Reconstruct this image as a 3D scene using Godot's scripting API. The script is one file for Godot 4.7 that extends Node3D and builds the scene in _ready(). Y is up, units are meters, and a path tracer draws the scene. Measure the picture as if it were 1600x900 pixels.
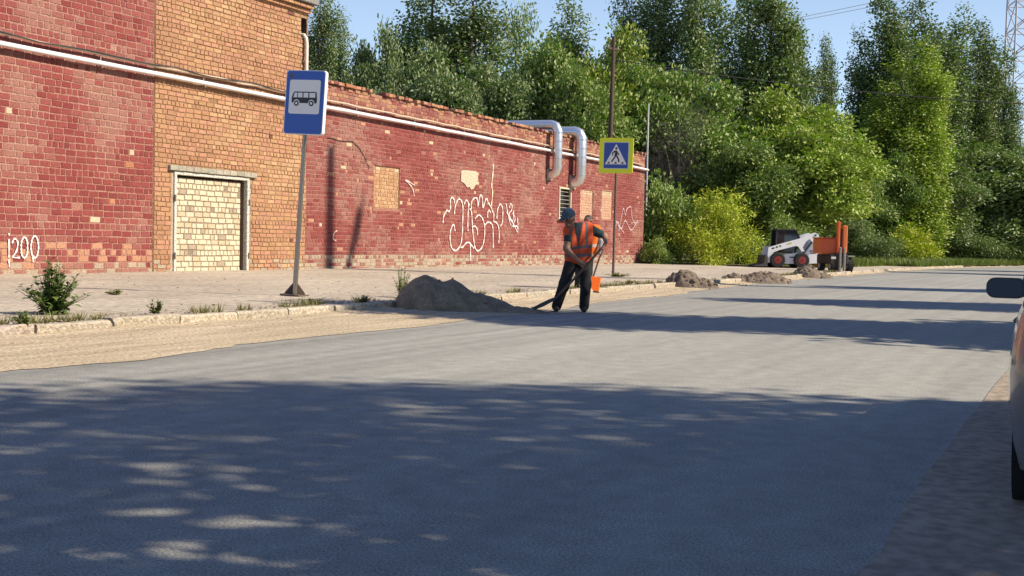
extends Node3D
# World: the road runs along -Z, its left side is -X, y is up, metres.

const WALL_X := -20.3
var taken := {}
var mats := {}
var pal: Array[Color] = []

# ---------------------------------------------------------------- mesh building
class MB:
	var v := PackedVector3Array()
	var n := PackedVector3Array()
	var c := PackedColorArray()
	func tri(a: Vector3, b: Vector3, d: Vector3, col := Color.WHITE) -> void:   # counter-clockwise seen from outside
		var nn := (b - a).cross(d - a).normalized()
		v.append(a); v.append(d); v.append(b)
		for i in 3:
			n.append(nn); c.append(col)
	func trin(a: Vector3, b: Vector3, d: Vector3, na: Vector3, nb: Vector3, nd: Vector3, ca := Color.WHITE, cb := Color.WHITE, cd := Color.WHITE) -> void:
		v.append(a); v.append(d); v.append(b)
		n.append(na); n.append(nd); n.append(nb)
		c.append(ca); c.append(cd); c.append(cb)
	func quad(a: Vector3, b: Vector3, d: Vector3, e: Vector3, col := Color.WHITE) -> void:
		var nn := (d - a).cross(e - b).normalized()
		v.append(a); v.append(d); v.append(b); v.append(a); v.append(e); v.append(d)
		for i in 6:
			n.append(nn); c.append(col)
	func box(p: Vector3, s: Vector3, col := Color.WHITE, bev := 0.0, basis := Basis.IDENTITY) -> void:   # centre, full size
		var h := s * 0.5
		if bev <= 0.0:
			var q := []
			for i in 8:
				q.append(p + basis * Vector3(h.x if i & 1 else -h.x, h.y if i & 2 else -h.y, h.z if i & 4 else -h.z))
			for f in [[0, 4, 6, 2], [1, 3, 7, 5], [0, 1, 5, 4], [2, 6, 7, 3], [0, 2, 3, 1], [4, 5, 7, 6]]:
				quad(q[f[0]], q[f[1]], q[f[2]], q[f[3]], col)
			return
		bev = minf(bev, minf(h.x, minf(h.y, h.z)) * 0.9)
		var ax := [Vector3.RIGHT, Vector3.UP, Vector3.BACK]
		var hh := [h.x, h.y, h.z]
		for k in 3:
			for s2 in [-1.0, 1.0]:
				var u := (k + 1) % 3
				var w := (k + 2) % 3
				var o: Vector3 = ax[k] * (hh[k] * s2)
				var du: Vector3 = ax[u] * (hh[u] - bev)
				var dw: Vector3 = ax[w] * (hh[w] - bev)
				if s2 > 0:
					quad(p + basis * (o - du - dw), p + basis * (o + du - dw), p + basis * (o + du + dw), p + basis * (o - du + dw), col)
				else:
					quad(p + basis * (o - du - dw), p + basis * (o - du + dw), p + basis * (o + du + dw), p + basis * (o + du - dw), col)
		for k in 3:      # edges running along axis k
			var u := (k + 1) % 3
			var w := (k + 2) % 3
			for su in [-1.0, 1.0]:
				for sw in [-1.0, 1.0]:
					var l: Vector3 = ax[k] * (hh[k] - bev)
					var a1: Vector3 = ax[u] * (hh[u] * su) + ax[w] * ((hh[w] - bev) * sw)
					var a2: Vector3 = ax[u] * ((hh[u] - bev) * su) + ax[w] * (hh[w] * sw)
					if su * sw > 0:
						quad(p + basis * (a1 - l), p + basis * (a2 - l), p + basis * (a2 + l), p + basis * (a1 + l), col)
					else:
						quad(p + basis * (a1 - l), p + basis * (a1 + l), p + basis * (a2 + l), p + basis * (a2 - l), col)
		for i in 8:
			var sx := 1.0 if i & 1 else -1.0
			var sy := 1.0 if i & 2 else -1.0
			var sz := 1.0 if i & 4 else -1.0
			var a := p + basis * Vector3(h.x * sx, (h.y - bev) * sy, (h.z - bev) * sz)
			var b := p + basis * Vector3((h.x - bev) * sx, h.y * sy, (h.z - bev) * sz)
			var d := p + basis * Vector3((h.x - bev) * sx, (h.y - bev) * sy, h.z * sz)
			if sx * sy * sz > 0: tri(a, b, d, col)
			else: tri(a, d, b, col)
	func tube(pts: Array, rad: Array, sides := 8, col := Color.WHITE, caps := true, flat := 1.0) -> void:
		var rings := []
		var norms := []
		var last := Vector3.ZERO
		for i in pts.size():
			var d: Vector3
			if i == 0: d = pts[1] - pts[0]
			elif i == pts.size() - 1: d = pts[i] - pts[i - 1]
			else: d = (pts[i + 1] - pts[i]).normalized() + (pts[i] - pts[i - 1]).normalized()
			d = d.normalized()
			var up := last
			if i == 0:
				up = Vector3.UP if absf(d.y) < 0.9 else Vector3.RIGHT
			var sd := d.cross(up).normalized()
			var u2 := sd.cross(d).normalized()
			last = u2
			var ring := []
			var nr := []
			for k in sides:
				var a := TAU * k / sides
				var dir := sd * cos(a) + u2 * sin(a) * flat
				ring.append(pts[i] + dir * float(rad[i]))
				nr.append(dir.normalized())
			rings.append(ring); norms.append(nr)
		for i in pts.size() - 1:
			for k in sides:
				var k2 := (k + 1) % sides
				# sd x u2 = -d, so this order faces outwards
				trin(rings[i][k], rings[i + 1][k], rings[i + 1][k2], norms[i][k], norms[i + 1][k], norms[i + 1][k2], col, col, col)
				trin(rings[i][k], rings[i + 1][k2], rings[i][k2], norms[i][k], norms[i + 1][k2], norms[i][k2], col, col, col)
		if caps:
			for k in range(1, sides - 1):
				tri(rings[0][0], rings[0][k], rings[0][k + 1], col)
				var e: int = pts.size() - 1
				tri(rings[e][0], rings[e][k + 1], rings[e][k], col)
	func prism(poly: PackedVector2Array, z0: float, z1: float, col := Color.WHITE, xf := Transform3D.IDENTITY) -> void:   # polygon in x,y, extruded along z
		if Geometry2D.is_polygon_clockwise(poly):
			poly = poly.duplicate(); poly.reverse()
		# Godot calls y-down clockwise; make sure the signed area is positive with y up
		var area := 0.0
		for i in poly.size():
			var a := poly[i]
			var b := poly[(i + 1) % poly.size()]
			area += a.x * b.y - b.x * a.y
		if area < 0:
			poly = poly.duplicate(); poly.reverse()
		var t := Geometry2D.triangulate_polygon(poly)
		for i in range(0, t.size(), 3):
			var a := poly[t[i]]
			var b := poly[t[i + 1]]
			var d := poly[t[i + 2]]
			if (b - a).cross(d - a) < 0:
				var s := b
				b = d
				d = s
			tri(xf * Vector3(a.x, a.y, z1), xf * Vector3(b.x, b.y, z1), xf * Vector3(d.x, d.y, z1), col)
			tri(xf * Vector3(a.x, a.y, z0), xf * Vector3(d.x, d.y, z0), xf * Vector3(b.x, b.y, z0), col)
		for i in poly.size():
			var a := poly[i]
			var b := poly[(i + 1) % poly.size()]
			quad(xf * Vector3(a.x, a.y, z0), xf * Vector3(b.x, b.y, z0), xf * Vector3(b.x, b.y, z1), xf * Vector3(a.x, a.y, z1), col)
	func mesh(m: Material) -> ArrayMesh:
		var arr := []
		arr.resize(Mesh.ARRAY_MAX)
		arr[Mesh.ARRAY_VERTEX] = v
		arr[Mesh.ARRAY_NORMAL] = n
		arr[Mesh.ARRAY_COLOR] = c
		var me := ArrayMesh.new()
		me.add_surface_from_arrays(Mesh.PRIMITIVE_TRIANGLES, arr)
		me.surface_set_material(0, m)
		return me

func numbered(called: String) -> String:
	taken[called] = taken.get(called, -1) + 1
	return called if taken[called] == 0 else "%s_%03d" % [called, taken[called]]

func thing(called: String, label: String, category: String, at := Vector3.ZERO, turn := 0.0, group := "") -> Node3D:
	var o := Node3D.new()
	o.name = numbered(called)
	add_child(o)
	o.position = at
	o.rotation.y = turn
	o.set_meta("label", label)
	o.set_meta("category", category)
	if group: o.set_meta("group", group)
	return o

func part(called: String, m: MB, mat: Material, parent: Node3D) -> MeshInstance3D:
	return inst(called, m.mesh(mat), parent)

func inst(called: String, me: Mesh, parent: Node3D) -> MeshInstance3D:
	var o := MeshInstance3D.new()
	o.name = called if parent != self else numbered(called)
	o.mesh = me
	parent.add_child(o, true)
	return o

func single(called: String, m: MB, mat: Material, label: String, category: String, group := "") -> MeshInstance3D:
	var o := part(called, m, mat, self)
	o.set_meta("label", label)
	o.set_meta("category", category)
	if group: o.set_meta("group", group)
	return o

func struct(called: String, m: MB, mat: Material, label: String) -> MeshInstance3D:
	var o := part(called, m, mat, self)
	o.set_meta("kind", "structure")
	o.set_meta("label", label)
	o.set_meta("category", called.replace("_", " "))
	return o

# ---------------------------------------------------------------- materials
func lin(r: float, g: float, b: float) -> Color:
	return Color(r, g, b).linear_to_srgb()

func noise_tex(sd: int, freq: float, lo: float, hi: float, size := 256, octaves := 4, kind := FastNoiseLite.TYPE_SIMPLEX_SMOOTH) -> ImageTexture:
	var f := FastNoiseLite.new()
	f.seed = sd
	f.frequency = freq
	f.noise_type = kind
	f.fractal_octaves = octaves
	var im := f.get_seamless_image(size, size)
	im.convert(Image.FORMAT_RGB8)
	for y in size:
		for x in size:
			var k := lerpf(lo, hi, im.get_pixel(x, y).r)
			im.set_pixel(x, y, Color(k, k, k))
	return ImageTexture.create_from_image(im)

func normal_tex(sd: int, freq: float, strength: float, size := 256, octaves := 4) -> ImageTexture:
	var f := FastNoiseLite.new()
	f.seed = sd
	f.frequency = freq
	f.fractal_octaves = octaves
	var im := f.get_seamless_image(size, size)
	im.convert(Image.FORMAT_RGB8)
	im.bump_map_to_normal_map(strength)
	return ImageTexture.create_from_image(im)

func mat(key: String, col := Color.WHITE, rough := 0.8, metal := 0.0, tex = null, scale := 1.0, nrm = null, nstr := 1.0) -> StandardMaterial3D:
	if mats.has(key): return mats[key]
	var m := StandardMaterial3D.new()
	m.vertex_color_use_as_albedo = true
	m.albedo_color = col
	m.roughness = rough
	m.metallic = metal
	if tex or nrm:
		m.uv1_triplanar = true
		m.uv1_world_triplanar = true
		m.uv1_scale = Vector3.ONE * scale
	if tex: m.albedo_texture = tex
	if nrm:
		m.normal_enabled = true
		m.normal_texture = nrm
		m.normal_scale = nstr
	mats[key] = m
	return m

func c3(r: float, g: float, b: float) -> Color:
	return Color(r, g, b)

func vary(col: Color, rng: RandomNumberGenerator, amt := 0.12) -> Color:
	var k := 1.0 + rng.randf_range(-amt, amt)
	return Color(col.r * k, col.g * k * (1.0 + rng.randf_range(-amt, amt) * 0.25), col.b * k * (1.0 + rng.randf_range(-amt, amt) * 0.35))

const G1 := [[[35.03, 1.69], [35.06, 1.92], [35.27, 2.14], [35.44, 2.11], [35.54, 2.28], [35.51, 2.51], [35.64, 2.62], [35.8, 2.53], [35.82, 2.42]], [[35.83, 2.03], [35.87, 2.29], [35.99, 2.49], [36.16, 2.59], [36.35, 2.49], [36.44, 2.27], [36.44, 1.79], [36.43, 1.36], [36.32, 0.96], [36.01, 0.74], [35.7, 0.81], [35.56, 1.08], [35.55, 1.38], [35.67, 1.6], [35.8, 1.65], [35.9, 1.43]], [[36.53, 2.41], [36.66, 2.56], [36.84, 2.46], [36.83, 2.07], [36.83, 1.63], [36.86, 1.45]], [[36.32, 0.87], [36.45, 0.85], [36.72, 1.01], [36.95, 1.03], [37.14, 0.93], [37.33, 0.82]], [[37.08, 2.25], [37.07, 2.47], [37.2, 2.63], [37.48, 2.67], [37.59, 2.36], [37.63, 2.54], [37.76, 2.81], [37.91, 2.69], [37.97, 2.33], [38.11, 2.56], [38.24, 2.7], [38.4, 2.53], [38.6, 2.4], [38.7, 2.31]], [[36.94, 2.27], [37.08, 2.16], [37.15, 1.81], [37.21, 1.46], [37.31, 1.1], [37.42, 0.84], [37.66, 0.73], [37.98, 0.89], [38.12, 1.2], [38.15, 1.57], [38.04, 1.83], [37.84, 2.01], [37.6, 2.05], [37.37, 1.91]], [[37.15, 1.59], [37.34, 1.64], [37.53, 1.55], [37.59, 1.33]], [[38.19, 1.7], [38.33, 1.8], [38.58, 1.8], [38.78, 1.67], [38.84, 1.31], [38.86, 0.85]], [[38.7, 2.26], [38.86, 2.13], [38.87, 1.86], [39.07, 1.82], [39.28, 1.64], [39.35, 1.27], [39.31, 1.04]], [[38.37, 1.98], [38.36, 2.16], [38.46, 2.26], [38.61, 2.17]], [[39.12, 1.96], [39.15, 2.28], [39.34, 2.52], [39.55, 2.43], [39.61, 2.16], [39.58, 1.83], [39.43, 1.69]], [[37.04, 1.03], [37.07, 0.61], [37.06, 0.39]]]
const G2 := [[[39.85, 2.58], [39.97, 2.31], [40.14, 1.99], [40.31, 1.75]], [[40.17, 2.41], [40.22, 2.58], [40.38, 2.51], [40.33, 2.32], [40.13, 2.17], [40.46, 1.9], [40.54, 2.33]], [[40.44, 2.23], [40.67, 2.0], [40.47, 1.71], [40.84, 1.72], [40.96, 1.53], [40.88, 2.05]], [[39.92, 2.26], [40.24, 1.99], [40.57, 1.76], [40.91, 1.48]]]
const DRIP := [[[38.73, 4.02], [38.72, 3.68], [38.64, 3.22], [38.72, 2.95], [38.65, 2.44]]]
const PLASTER := [[[36.26, 3.56], [36.39, 3.64], [37.35, 3.66], [37.54, 3.6], [37.51, 3.25], [37.32, 3.12], [37.22, 3.01], [37.05, 2.96], [36.91, 3.06], [36.73, 3.03], [36.5, 3.17], [36.27, 3.22]]]
const G3 := [[[16.9, 0.9], [16.9, 0.51]], [[16.9, 1.02], [16.9, 0.97]], [[16.98, 0.81], [17.03, 0.91], [17.12, 0.84], [17.09, 0.65], [17.0, 0.52], [17.18, 0.51]], [[17.37, 0.72], [17.37, 0.64], [17.35, 0.56], [17.32, 0.52], [17.29, 0.5], [17.26, 0.52], [17.23, 0.56], [17.21, 0.64], [17.21, 0.72], [17.21, 0.81], [17.23, 0.88], [17.26, 0.93], [17.29, 0.94], [17.32, 0.93], [17.35, 0.88], [17.37, 0.81], [17.37, 0.72]], [[17.66, 0.73], [17.65, 0.64], [17.63, 0.57], [17.6, 0.52], [17.56, 0.5], [17.53, 0.52], [17.49, 0.57], [17.47, 0.64], [17.46, 0.73], [17.47, 0.82], [17.49, 0.9], [17.52, 0.95], [17.56, 0.97], [17.6, 0.95], [17.63, 0.9], [17.65, 0.82], [17.66, 0.73]], [[17.51, 0.52], [17.52, 0.42]], [[16.9, 0.47], [16.91, 0.31]]]
const ARROW := [[[32.49, 3.05], [32.77, 2.92], [32.99, 2.76], [33.07, 2.54]], [[32.55, 3.05], [33.09, 2.91]], [[28.68, 1.31], [28.51, 1.21], [28.49, 1.05], [28.64, 1.0]]]
const G4 := [[[51.86, 1.72], [52.17, 2.38], [52.41, 2.85], [52.71, 2.53], [52.87, 2.8], [53.42, 2.95], [53.64, 2.42], [54.04, 2.17], [54.51, 2.31]], [[51.34, 1.59], [51.65, 2.17], [52.21, 1.86], [52.72, 2.27], [53.49, 1.82], [54.23, 2.17]], [[51.47, 2.23], [51.84, 1.98], [52.58, 1.67]]]
const CABLE := [[[28.13, 4.04], [28.39, 4.05], [28.65, 4.01], [29.05, 4.02], [29.41, 4.05], [29.74, 3.91], [30.07, 3.65], [30.37, 3.28]]]

# ---------------------------------------------------------------- camera, sky, sun
func _ready() -> void:
	var cam := Camera3D.new()
	cam.name = "camera"
	add_child(cam)
	cam.basis = Basis(Vector3.UP, deg_to_rad(26.57)) * Basis(Vector3.RIGHT, deg_to_rad(-2.2)) * Basis(Vector3.BACK, deg_to_rad(1.2))
	cam.position = Vector3(0, 1.02, 0)
	cam.fov = rad_to_deg(2.0 * atan(450.0 / 1800.0))
	cam.near = 0.05
	cam.far = 3000.0
	cam.current = true
	var we := WorldEnvironment.new()
	we.name = "world_environment"
	var env := Environment.new()
	env.background_mode = Environment.BG_SKY
	var sky := Sky.new()
	var sm := ProceduralSkyMaterial.new()
	sm.sky_top_color = Color(0.275, 0.37, 0.56)
	sm.sky_horizon_color = Color(0.765, 0.875, 0.955)
	sm.sky_curve = 0.16
	sm.ground_bottom_color = Color(0.30, 0.27, 0.22)
	sm.ground_horizon_color = Color(0.62, 0.66, 0.68)
	sm.sun_angle_max = 1.0
	sky.sky_material = sm
	env.sky = sky
	env.background_energy_multiplier = 1.0
	env.tonemap_mode = Environment.TONE_MAPPER_LINEAR
	env.tonemap_exposure = 1.7
	env.sdfgi_enabled = true
	env.ssao_enabled = true
	env.ssil_enabled = true
	we.environment = env
	add_child(we)
	var sun := DirectionalLight3D.new()
	sun.name = "sun"
	add_child(sun)
	var el := deg_to_rad(39.0)
	var dir := Vector3(-0.97 * cos(el), -sin(el), 0.243 * cos(el))
	sun.look_at_from_position(Vector3(0, 50, 0), Vector3(0, 50, 0) + dir, Vector3.UP)
	sun.light_energy = 1.5
	sun.light_color = Color(1.0, 0.945, 0.86)
	sun.light_angular_distance = 0.53
	sun.shadow_enabled = true
	make_materials()
	ground_and_road()
	kerb()
	tall_red_building()
	tan_building()
	low_building()
	wall_pipes()
	ducts()
	trees()
	poles_and_wires()
	bus_sign()
	crossing_sign()
	heaps()
	workers()
	loader()
	orange_machine()
	parked_car()
	weeds()

func make_materials() -> void:
	pal = [c3(.235, .042, .038), c3(.27, .056, .049), c3(.29, .074, .063), c3(.305, .102, .083), c3(.34, .150, .118),
		c3(.48, .20, .10), c3(.48, .268, .138), c3(.54, .33, .18), c3(.50, .255, .155), c3(.60, .48, .32), c3(.69, .60, .43),
		c3(.17, .07, .05), c3(.43, .34, .25), c3(.42, .22, .118), c3(.60, .37, .255), c3(.57, .335, .225)]
	var grain := noise_tex(3, 0.06, 0.70, 1.12, 256, 5)
	var nbump := normal_tex(5, 0.08, 5.0, 256, 4)
	mat("brick", Color.WHITE, 0.92, 0.0, grain, 1.6, nbump, 0.7)
	mat("mortar", Color.WHITE, 0.96, 0.0, grain, 1.1, nbump, 0.9)
	mat("plain", Color.WHITE, 0.85)
	mat("concrete", Color.WHITE, 0.93, 0.0, grain, 0.9, nbump, 0.8)
	# asphalt: pale stones in a dark binder
	var rng := RandomNumberGenerator.new()
	rng.seed = 11
	var sz := 1024
	var f := FastNoiseLite.new()
	f.seed = 21
	f.frequency = 0.012
	f.fractal_octaves = 4
	var big := f.get_seamless_image(sz, sz)
	f.frequency = 0.21
	f.fractal_octaves = 2
	var fine := f.get_seamless_image(sz, sz)
	var im := Image.create(sz, sz, false, Image.FORMAT_RGB8)
	for y in sz:
		for x in sz:
			var k := 0.80 + 0.05 * (big.get_pixel(x, y).r - 0.5) * 2.0 + 0.20 * (fine.get_pixel(x, y).r - 0.5) * 2.0
			k += rng.randf_range(-0.09, 0.09) + (0.22 if rng.randf() < 0.02 else 0.0) - (0.25 if rng.randf() < 0.03 else 0.0)
			im.set_pixel(x, y, Color(k, k, k * 0.985))
	mat("asphalt", Color.WHITE, 0.90, 0.0, ImageTexture.create_from_image(im), 0.34, normal_tex(31, 0.42, 5.0, 512, 2), 0.16)
	var sandtex := noise_tex(41, 0.05, 0.74, 1.10, 512, 5)
	mat("sand", Color.WHITE, 0.95, 0.0, sandtex, 0.7, normal_tex(43, 0.06, 6.0, 512, 5), 0.5)
	mat("dirt", Color.WHITE, 0.95, 0.0, sandtex, 0.35, normal_tex(45, 0.03, 4.0, 512, 5), 0.35)
	mat("pavement", Color.WHITE, 0.93, 0.0, noise_tex(47, 0.03, 0.76, 1.08, 512, 6), 0.33, normal_tex(49, 0.035, 5.0, 512, 5), 0.4)
	mat("galvanised", Color.WHITE, 0.32, 0.85)
	mat("gloss", Color.WHITE, 0.38)
	mat("rubber", Color.WHITE, 0.9)
	mat("bark", Color.WHITE, 0.95, 0.0, noise_tex(51, 0.05, 0.6, 1.1, 256, 4), 1.2, normal_tex(53, 0.07, 8.0, 256, 4), 1.0)
	mat("cloth", Color.WHITE, 0.95, 0.0, noise_tex(57, 0.03, 0.85, 1.06, 256, 4), 3.0, normal_tex(59, 0.03, 6.0, 256, 3), 0.5)
	mat("skin", Color.WHITE, 0.6)
	var lf := mat("leaf", Color.WHITE, 0.55)
	lf.cull_mode = BaseMaterial3D.CULL_DISABLED
	lf.backlight_enabled = true
	lf.backlight = Color(0.52, 0.68, 0.20)
	var gl := mat("car_glass", lin(.02, .025, .03), 0.05)
	gl.metallic_specular = 0.6
	mat("mirror_glass", lin(.04, .075, .17), 0.04, 1.0)
	var pt := mat("car_paint", lin(.21, .205, .20), 0.3, 0.55)
	pt.clearcoat_enabled = true
	pt.clearcoat = 1.0
	pt.clearcoat_roughness = 0.06

# ---------------------------------------------------------------- ground, road, pavement
func bend(t: float) -> float:     # the road swings gently right far ahead
	var k := maxf(0.0, t - 62.0) / 58.0
	return 6.0 * k * k

func strip(x0: Callable, x1: Callable, nx: int, ts: PackedFloat32Array, hf: Callable, cf: Callable) -> MB:
	var m := MB.new()
	var rows := []
	for t in ts:
		var row := PackedVector3Array()
		for i in nx + 1:
			var x: float = lerpf(x0.call(t), x1.call(t), float(i) / nx)
			row.append(Vector3(x, hf.call(x, t), -t))
		rows.append(row)
	for j in ts.size() - 1:
		for i in nx:
			var a: Vector3 = rows[j][i]
			var b: Vector3 = rows[j][i + 1]
			var d: Vector3 = rows[j + 1][i + 1]
			var e: Vector3 = rows[j + 1][i]
			var n1 := Vector3.UP
			var g := func(p: Vector3) -> Vector3:
				var s := 0.06
				return Vector3(hf.call(p.x - s, -p.z) - hf.call(p.x + s, -p.z), 2.0 * s, hf.call(p.x, -p.z + s) - hf.call(p.x, -p.z - s)).normalized()
			var na: Vector3 = g.call(a)
			var nb: Vector3 = g.call(b)
			var nd: Vector3 = g.call(d)
			var ne: Vector3 = g.call(e)
			var ca: Color = cf.call(a.x, -a.z)
			var cb: Color = cf.call(b.x, -b.z)
			var cd: Color = cf.call(d.x, -d.z)
			var ce: Color = cf.call(e.x, -e.z)
			m.trin(a, b, d, na, nb, nd, ca, cb, cd)
			m.trin(a, d, e, na, nd, ne, ca, cd, ce)
	return m

func steps(t0: float, t1: float, d0: float, grow := 1.0) -> PackedFloat32Array:
	var r := PackedFloat32Array()
	var t := t0
	var d := d0
	while t < t1:
		r.append(t)
		t += d
		d *= grow
	r.append(t1)
	return r

func fnoise(sd: int, freq: float, oct := 4) -> FastNoiseLite:
	var f := FastNoiseLite.new()
	f.seed = sd
	f.frequency = freq
	f.fractal_octaves = oct
	return f

func ground_and_road() -> void:
	var g := MB.new()
	var big := 1500.0
	g.quad(Vector3(-big, -0.06, big), Vector3(big, -0.06, big), Vector3(big, -0.06, -big), Vector3(-big, -0.06, -big), c3(.20, .17, .11))
	struct("ground", g, mats["sand"], "wide dusty earth ground reaching out to the horizon")
	var f1 := fnoise(61, 0.5)
	var f2 := fnoise(62, 1.6)
	var f3 := fnoise(63, 0.12)
	# asphalt: dust lies in long streaks along the wheel tracks
	var road_col := func(x: float, t: float) -> Color:
		var u := x - bend(t)
		var s := f1.get_noise_2d(u * 7.0, t * 0.07) * 0.7 + 0.5
		var s2 := f2.get_noise_2d(u * 3.0, t * 0.35) * 0.5 + 0.5
		var k := clampf(0.45 * s + 0.35 * s2 + 0.25 * (f3.get_noise_2d(x, t) + 0.5), 0.0, 1.0)
		# tyre marks where wheels run close to the sand
		var near := smoothstep(-4.6, -6.2, u)
		k = lerpf(k, 0.25 * k + 0.55 * (f2.get_noise_2d(u * 2.4, t * 0.02) * 1.3 + 0.40), near * 0.8)
		return c3(.30, .297, .275).lerp(c3(.54, .53, .48), clampf(k, 0.0, 1.0))
	var road := strip(func(t): return -9.6 + bend(t), func(t): return -0.3 + bend(t) + 0.08 * f1.get_noise_2d(3.0, t * 1.3), 90, steps(-6.0, 260.0, 0.5, 1.012), func(_x, _t): return 0.0, road_col)
	struct("road", road, mats["asphalt"], "grey asphalt road crossed by long tree shadows")
	# bare dusty shoulder on the right
	var dirt_col := func(x: float, t: float) -> Color:
		var k := clampf(0.5 + 0.6 * f1.get_noise_2d(x * 1.5, t * 1.5) + 0.25 * f2.get_noise_2d(x * 2.0, t * 2.0), 0.0, 1.0)
		return c3(.25, .20, .15).lerp(c3(.40, .33, .245), k)
	var sh := strip(func(t): return -0.62 + bend(t) + 0.06 * f2.get_noise_2d(9.0, t * 0.6), func(t): return 26.0 + bend(t), 40, steps(-12.0, 240.0, 0.5, 1.02), func(x, t): return 0.006 + 0.018 * smoothstep(-0.6, 0.6, x - bend(t)) * (1.0 + f1.get_noise_2d(x, t)), dirt_col)
	struct("shoulder", sh, mats["dirt"], "dusty brown earth shoulder along the right edge of road")
	# sand washed up against the kerb
	var sand_col := func(x: float, t: float) -> Color:
		var k := clampf(0.5 + 0.7 * f2.get_noise_2d(x * 3.2, t * 0.22) + 0.35 * f1.get_noise_2d(x * 9.0, t * 0.8), 0.0, 1.0)
		return c3(.36, .28, .18).lerp(c3(.60, .49, .33), k)
	var edge := func(t: float) -> float:
		return -7.0 - 1.75 * smoothstep(4.0, 40.0, t) + 0.35 * f1.get_noise_2d(20.0, t * 0.55) + 0.10 * f2.get_noise_2d(4.0, t * 1.4) + bend(t)
	var sand := strip(func(t): return -9.24 + bend(t), edge, 30, steps(0.0, 120.0, 0.16, 1.008), func(x, t):
		var u: float = clampf((x + 9.24 - bend(t)) / (edge.call(t) + 9.24 - bend(t)), 0.0, 1.0)
		return 0.005 + (1.0 - u) * (0.03 + 0.024 * f2.get_noise_2d(x * 3.0, t * 0.5) + 0.012 * f1.get_noise_2d(x * 9.0, t * 1.2)) + pow(1.0 - u, 6.0) * maxf(0.0, 0.004 + 0.07 * f1.get_noise_2d(3.0, t * 1.1)), sand_col)
	struct("sand_drift", sand, mats["sand"], "pale sand drift lying along the foot of the kerb")
	# broad pavement between kerb and brick wall
	var pave_col := func(x: float, t: float) -> Color:
		var k := clampf(0.55 + 0.6 * f1.get_noise_2d(x * 0.8, t * 0.35) + 0.35 * f2.get_noise_2d(x * 1.6, t * 0.7), 0.0, 1.0)
		return c3(.35, .295, .225).lerp(c3(.54, .465, .36), k)
	var pave := strip(func(t): return -20.6 + bend(t) * 0.5, func(t): return -9.29 + bend(t), 40, steps(0.0, 110.0, 0.4, 1.01), func(x, t): return 0.118 + 0.042 * smoothstep(-9.6, -20.0, x) + 0.018 * f1.get_noise_2d(x * 0.7, t * 0.7) + 0.006 * f2.get_noise_2d(x * 2.0, t * 2.0), pave_col)
	struct("pavement", pave, mats["pavement"], "wide cracked dusty pavement between kerb and brick wall")
	# grass beyond the pavement, under the trees
	var gc := func(x: float, t: float) -> Color:
		return c3(.09, .10, .035).lerp(c3(.20, .17, .08), clampf(0.5 + f1.get_noise_2d(x, t), 0.0, 1.0))
	var ver := strip(func(t): return -70.0, func(t): return -12.6 + 0.8 * f1.get_noise_2d(7.0, t * 0.3) + bend(t) + 1.5 * smoothstep(58.0, 90.0, t), 30, steps(56.0, 260.0, 1.5, 1.03), func(x, t): return 0.19 + 0.05 * f1.get_noise_2d(x, t), gc)
	struct("verge", ver, mats["sand"], "rough green verge under the trees beyond the pavement")

func kerb() -> void:
	var k := Node3D.new()
	k.name = "kerb"
	add_child(k)
	k.set_meta("kind", "structure")
	k.set_meta("label", "weathered concrete kerb stones between road and pavement")
	k.set_meta("category", "kerb")
	var rng := RandomNumberGenerator.new()
	rng.seed = 5
	var f := fnoise(71, 2.2)
	var t := 2.0
	while t < 88.0:
		var ln := 1.0
		var m := MB.new()
		# a worn top edge: cross-section swept with noise
		var prev := PackedVector3Array()
		var seg := 8
		var base := c3(.45, .385, .295)
		var tone := vary(base, rng, 0.14)
		var sink := rng.randf_range(-0.012, 0.014)
		var push := rng.randf_range(-0.03, 0.015)
		for i in seg + 1:
			var tt := t + 0.012 + (ln - 0.024) * float(i) / seg
			var w := maxf(0.0, f.get_noise_1d(tt * 1.3)) * 0.09 + 0.014
			var x0 := -9.2 + push + bend(tt)
			var top := 0.135 + sink + 0.008 * f.get_noise_1d(tt * 4.0 + 50.0)
			var sec := PackedVector3Array([Vector3(x0, -0.1, -tt), Vector3(x0 + 0.004, top - w, -tt), Vector3(x0 - w * 0.55, top - w * 0.2, -tt), Vector3(x0 - w * 1.2, top, -tt), Vector3(x0 - 0.155, top - 0.004, -tt), Vector3(x0 - 0.155, -0.1, -tt)])
			if i > 0:
				for j in 5:
					m.quad(prev[j], sec[j], sec[j + 1], prev[j + 1], tone)
			else:
				for j in range(1, 5): m.tri(sec[0], sec[j], sec[j + 1], tone)
			if i == seg:
				for j in range(1, 5): m.tri(sec[0], sec[j + 1], sec[j], tone)
			prev = sec
		part("kerb_stone", m, mats["concrete"], k)
		t += ln

# ---------------------------------------------------------------- brickwork
var brick_meshes := {}

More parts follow.
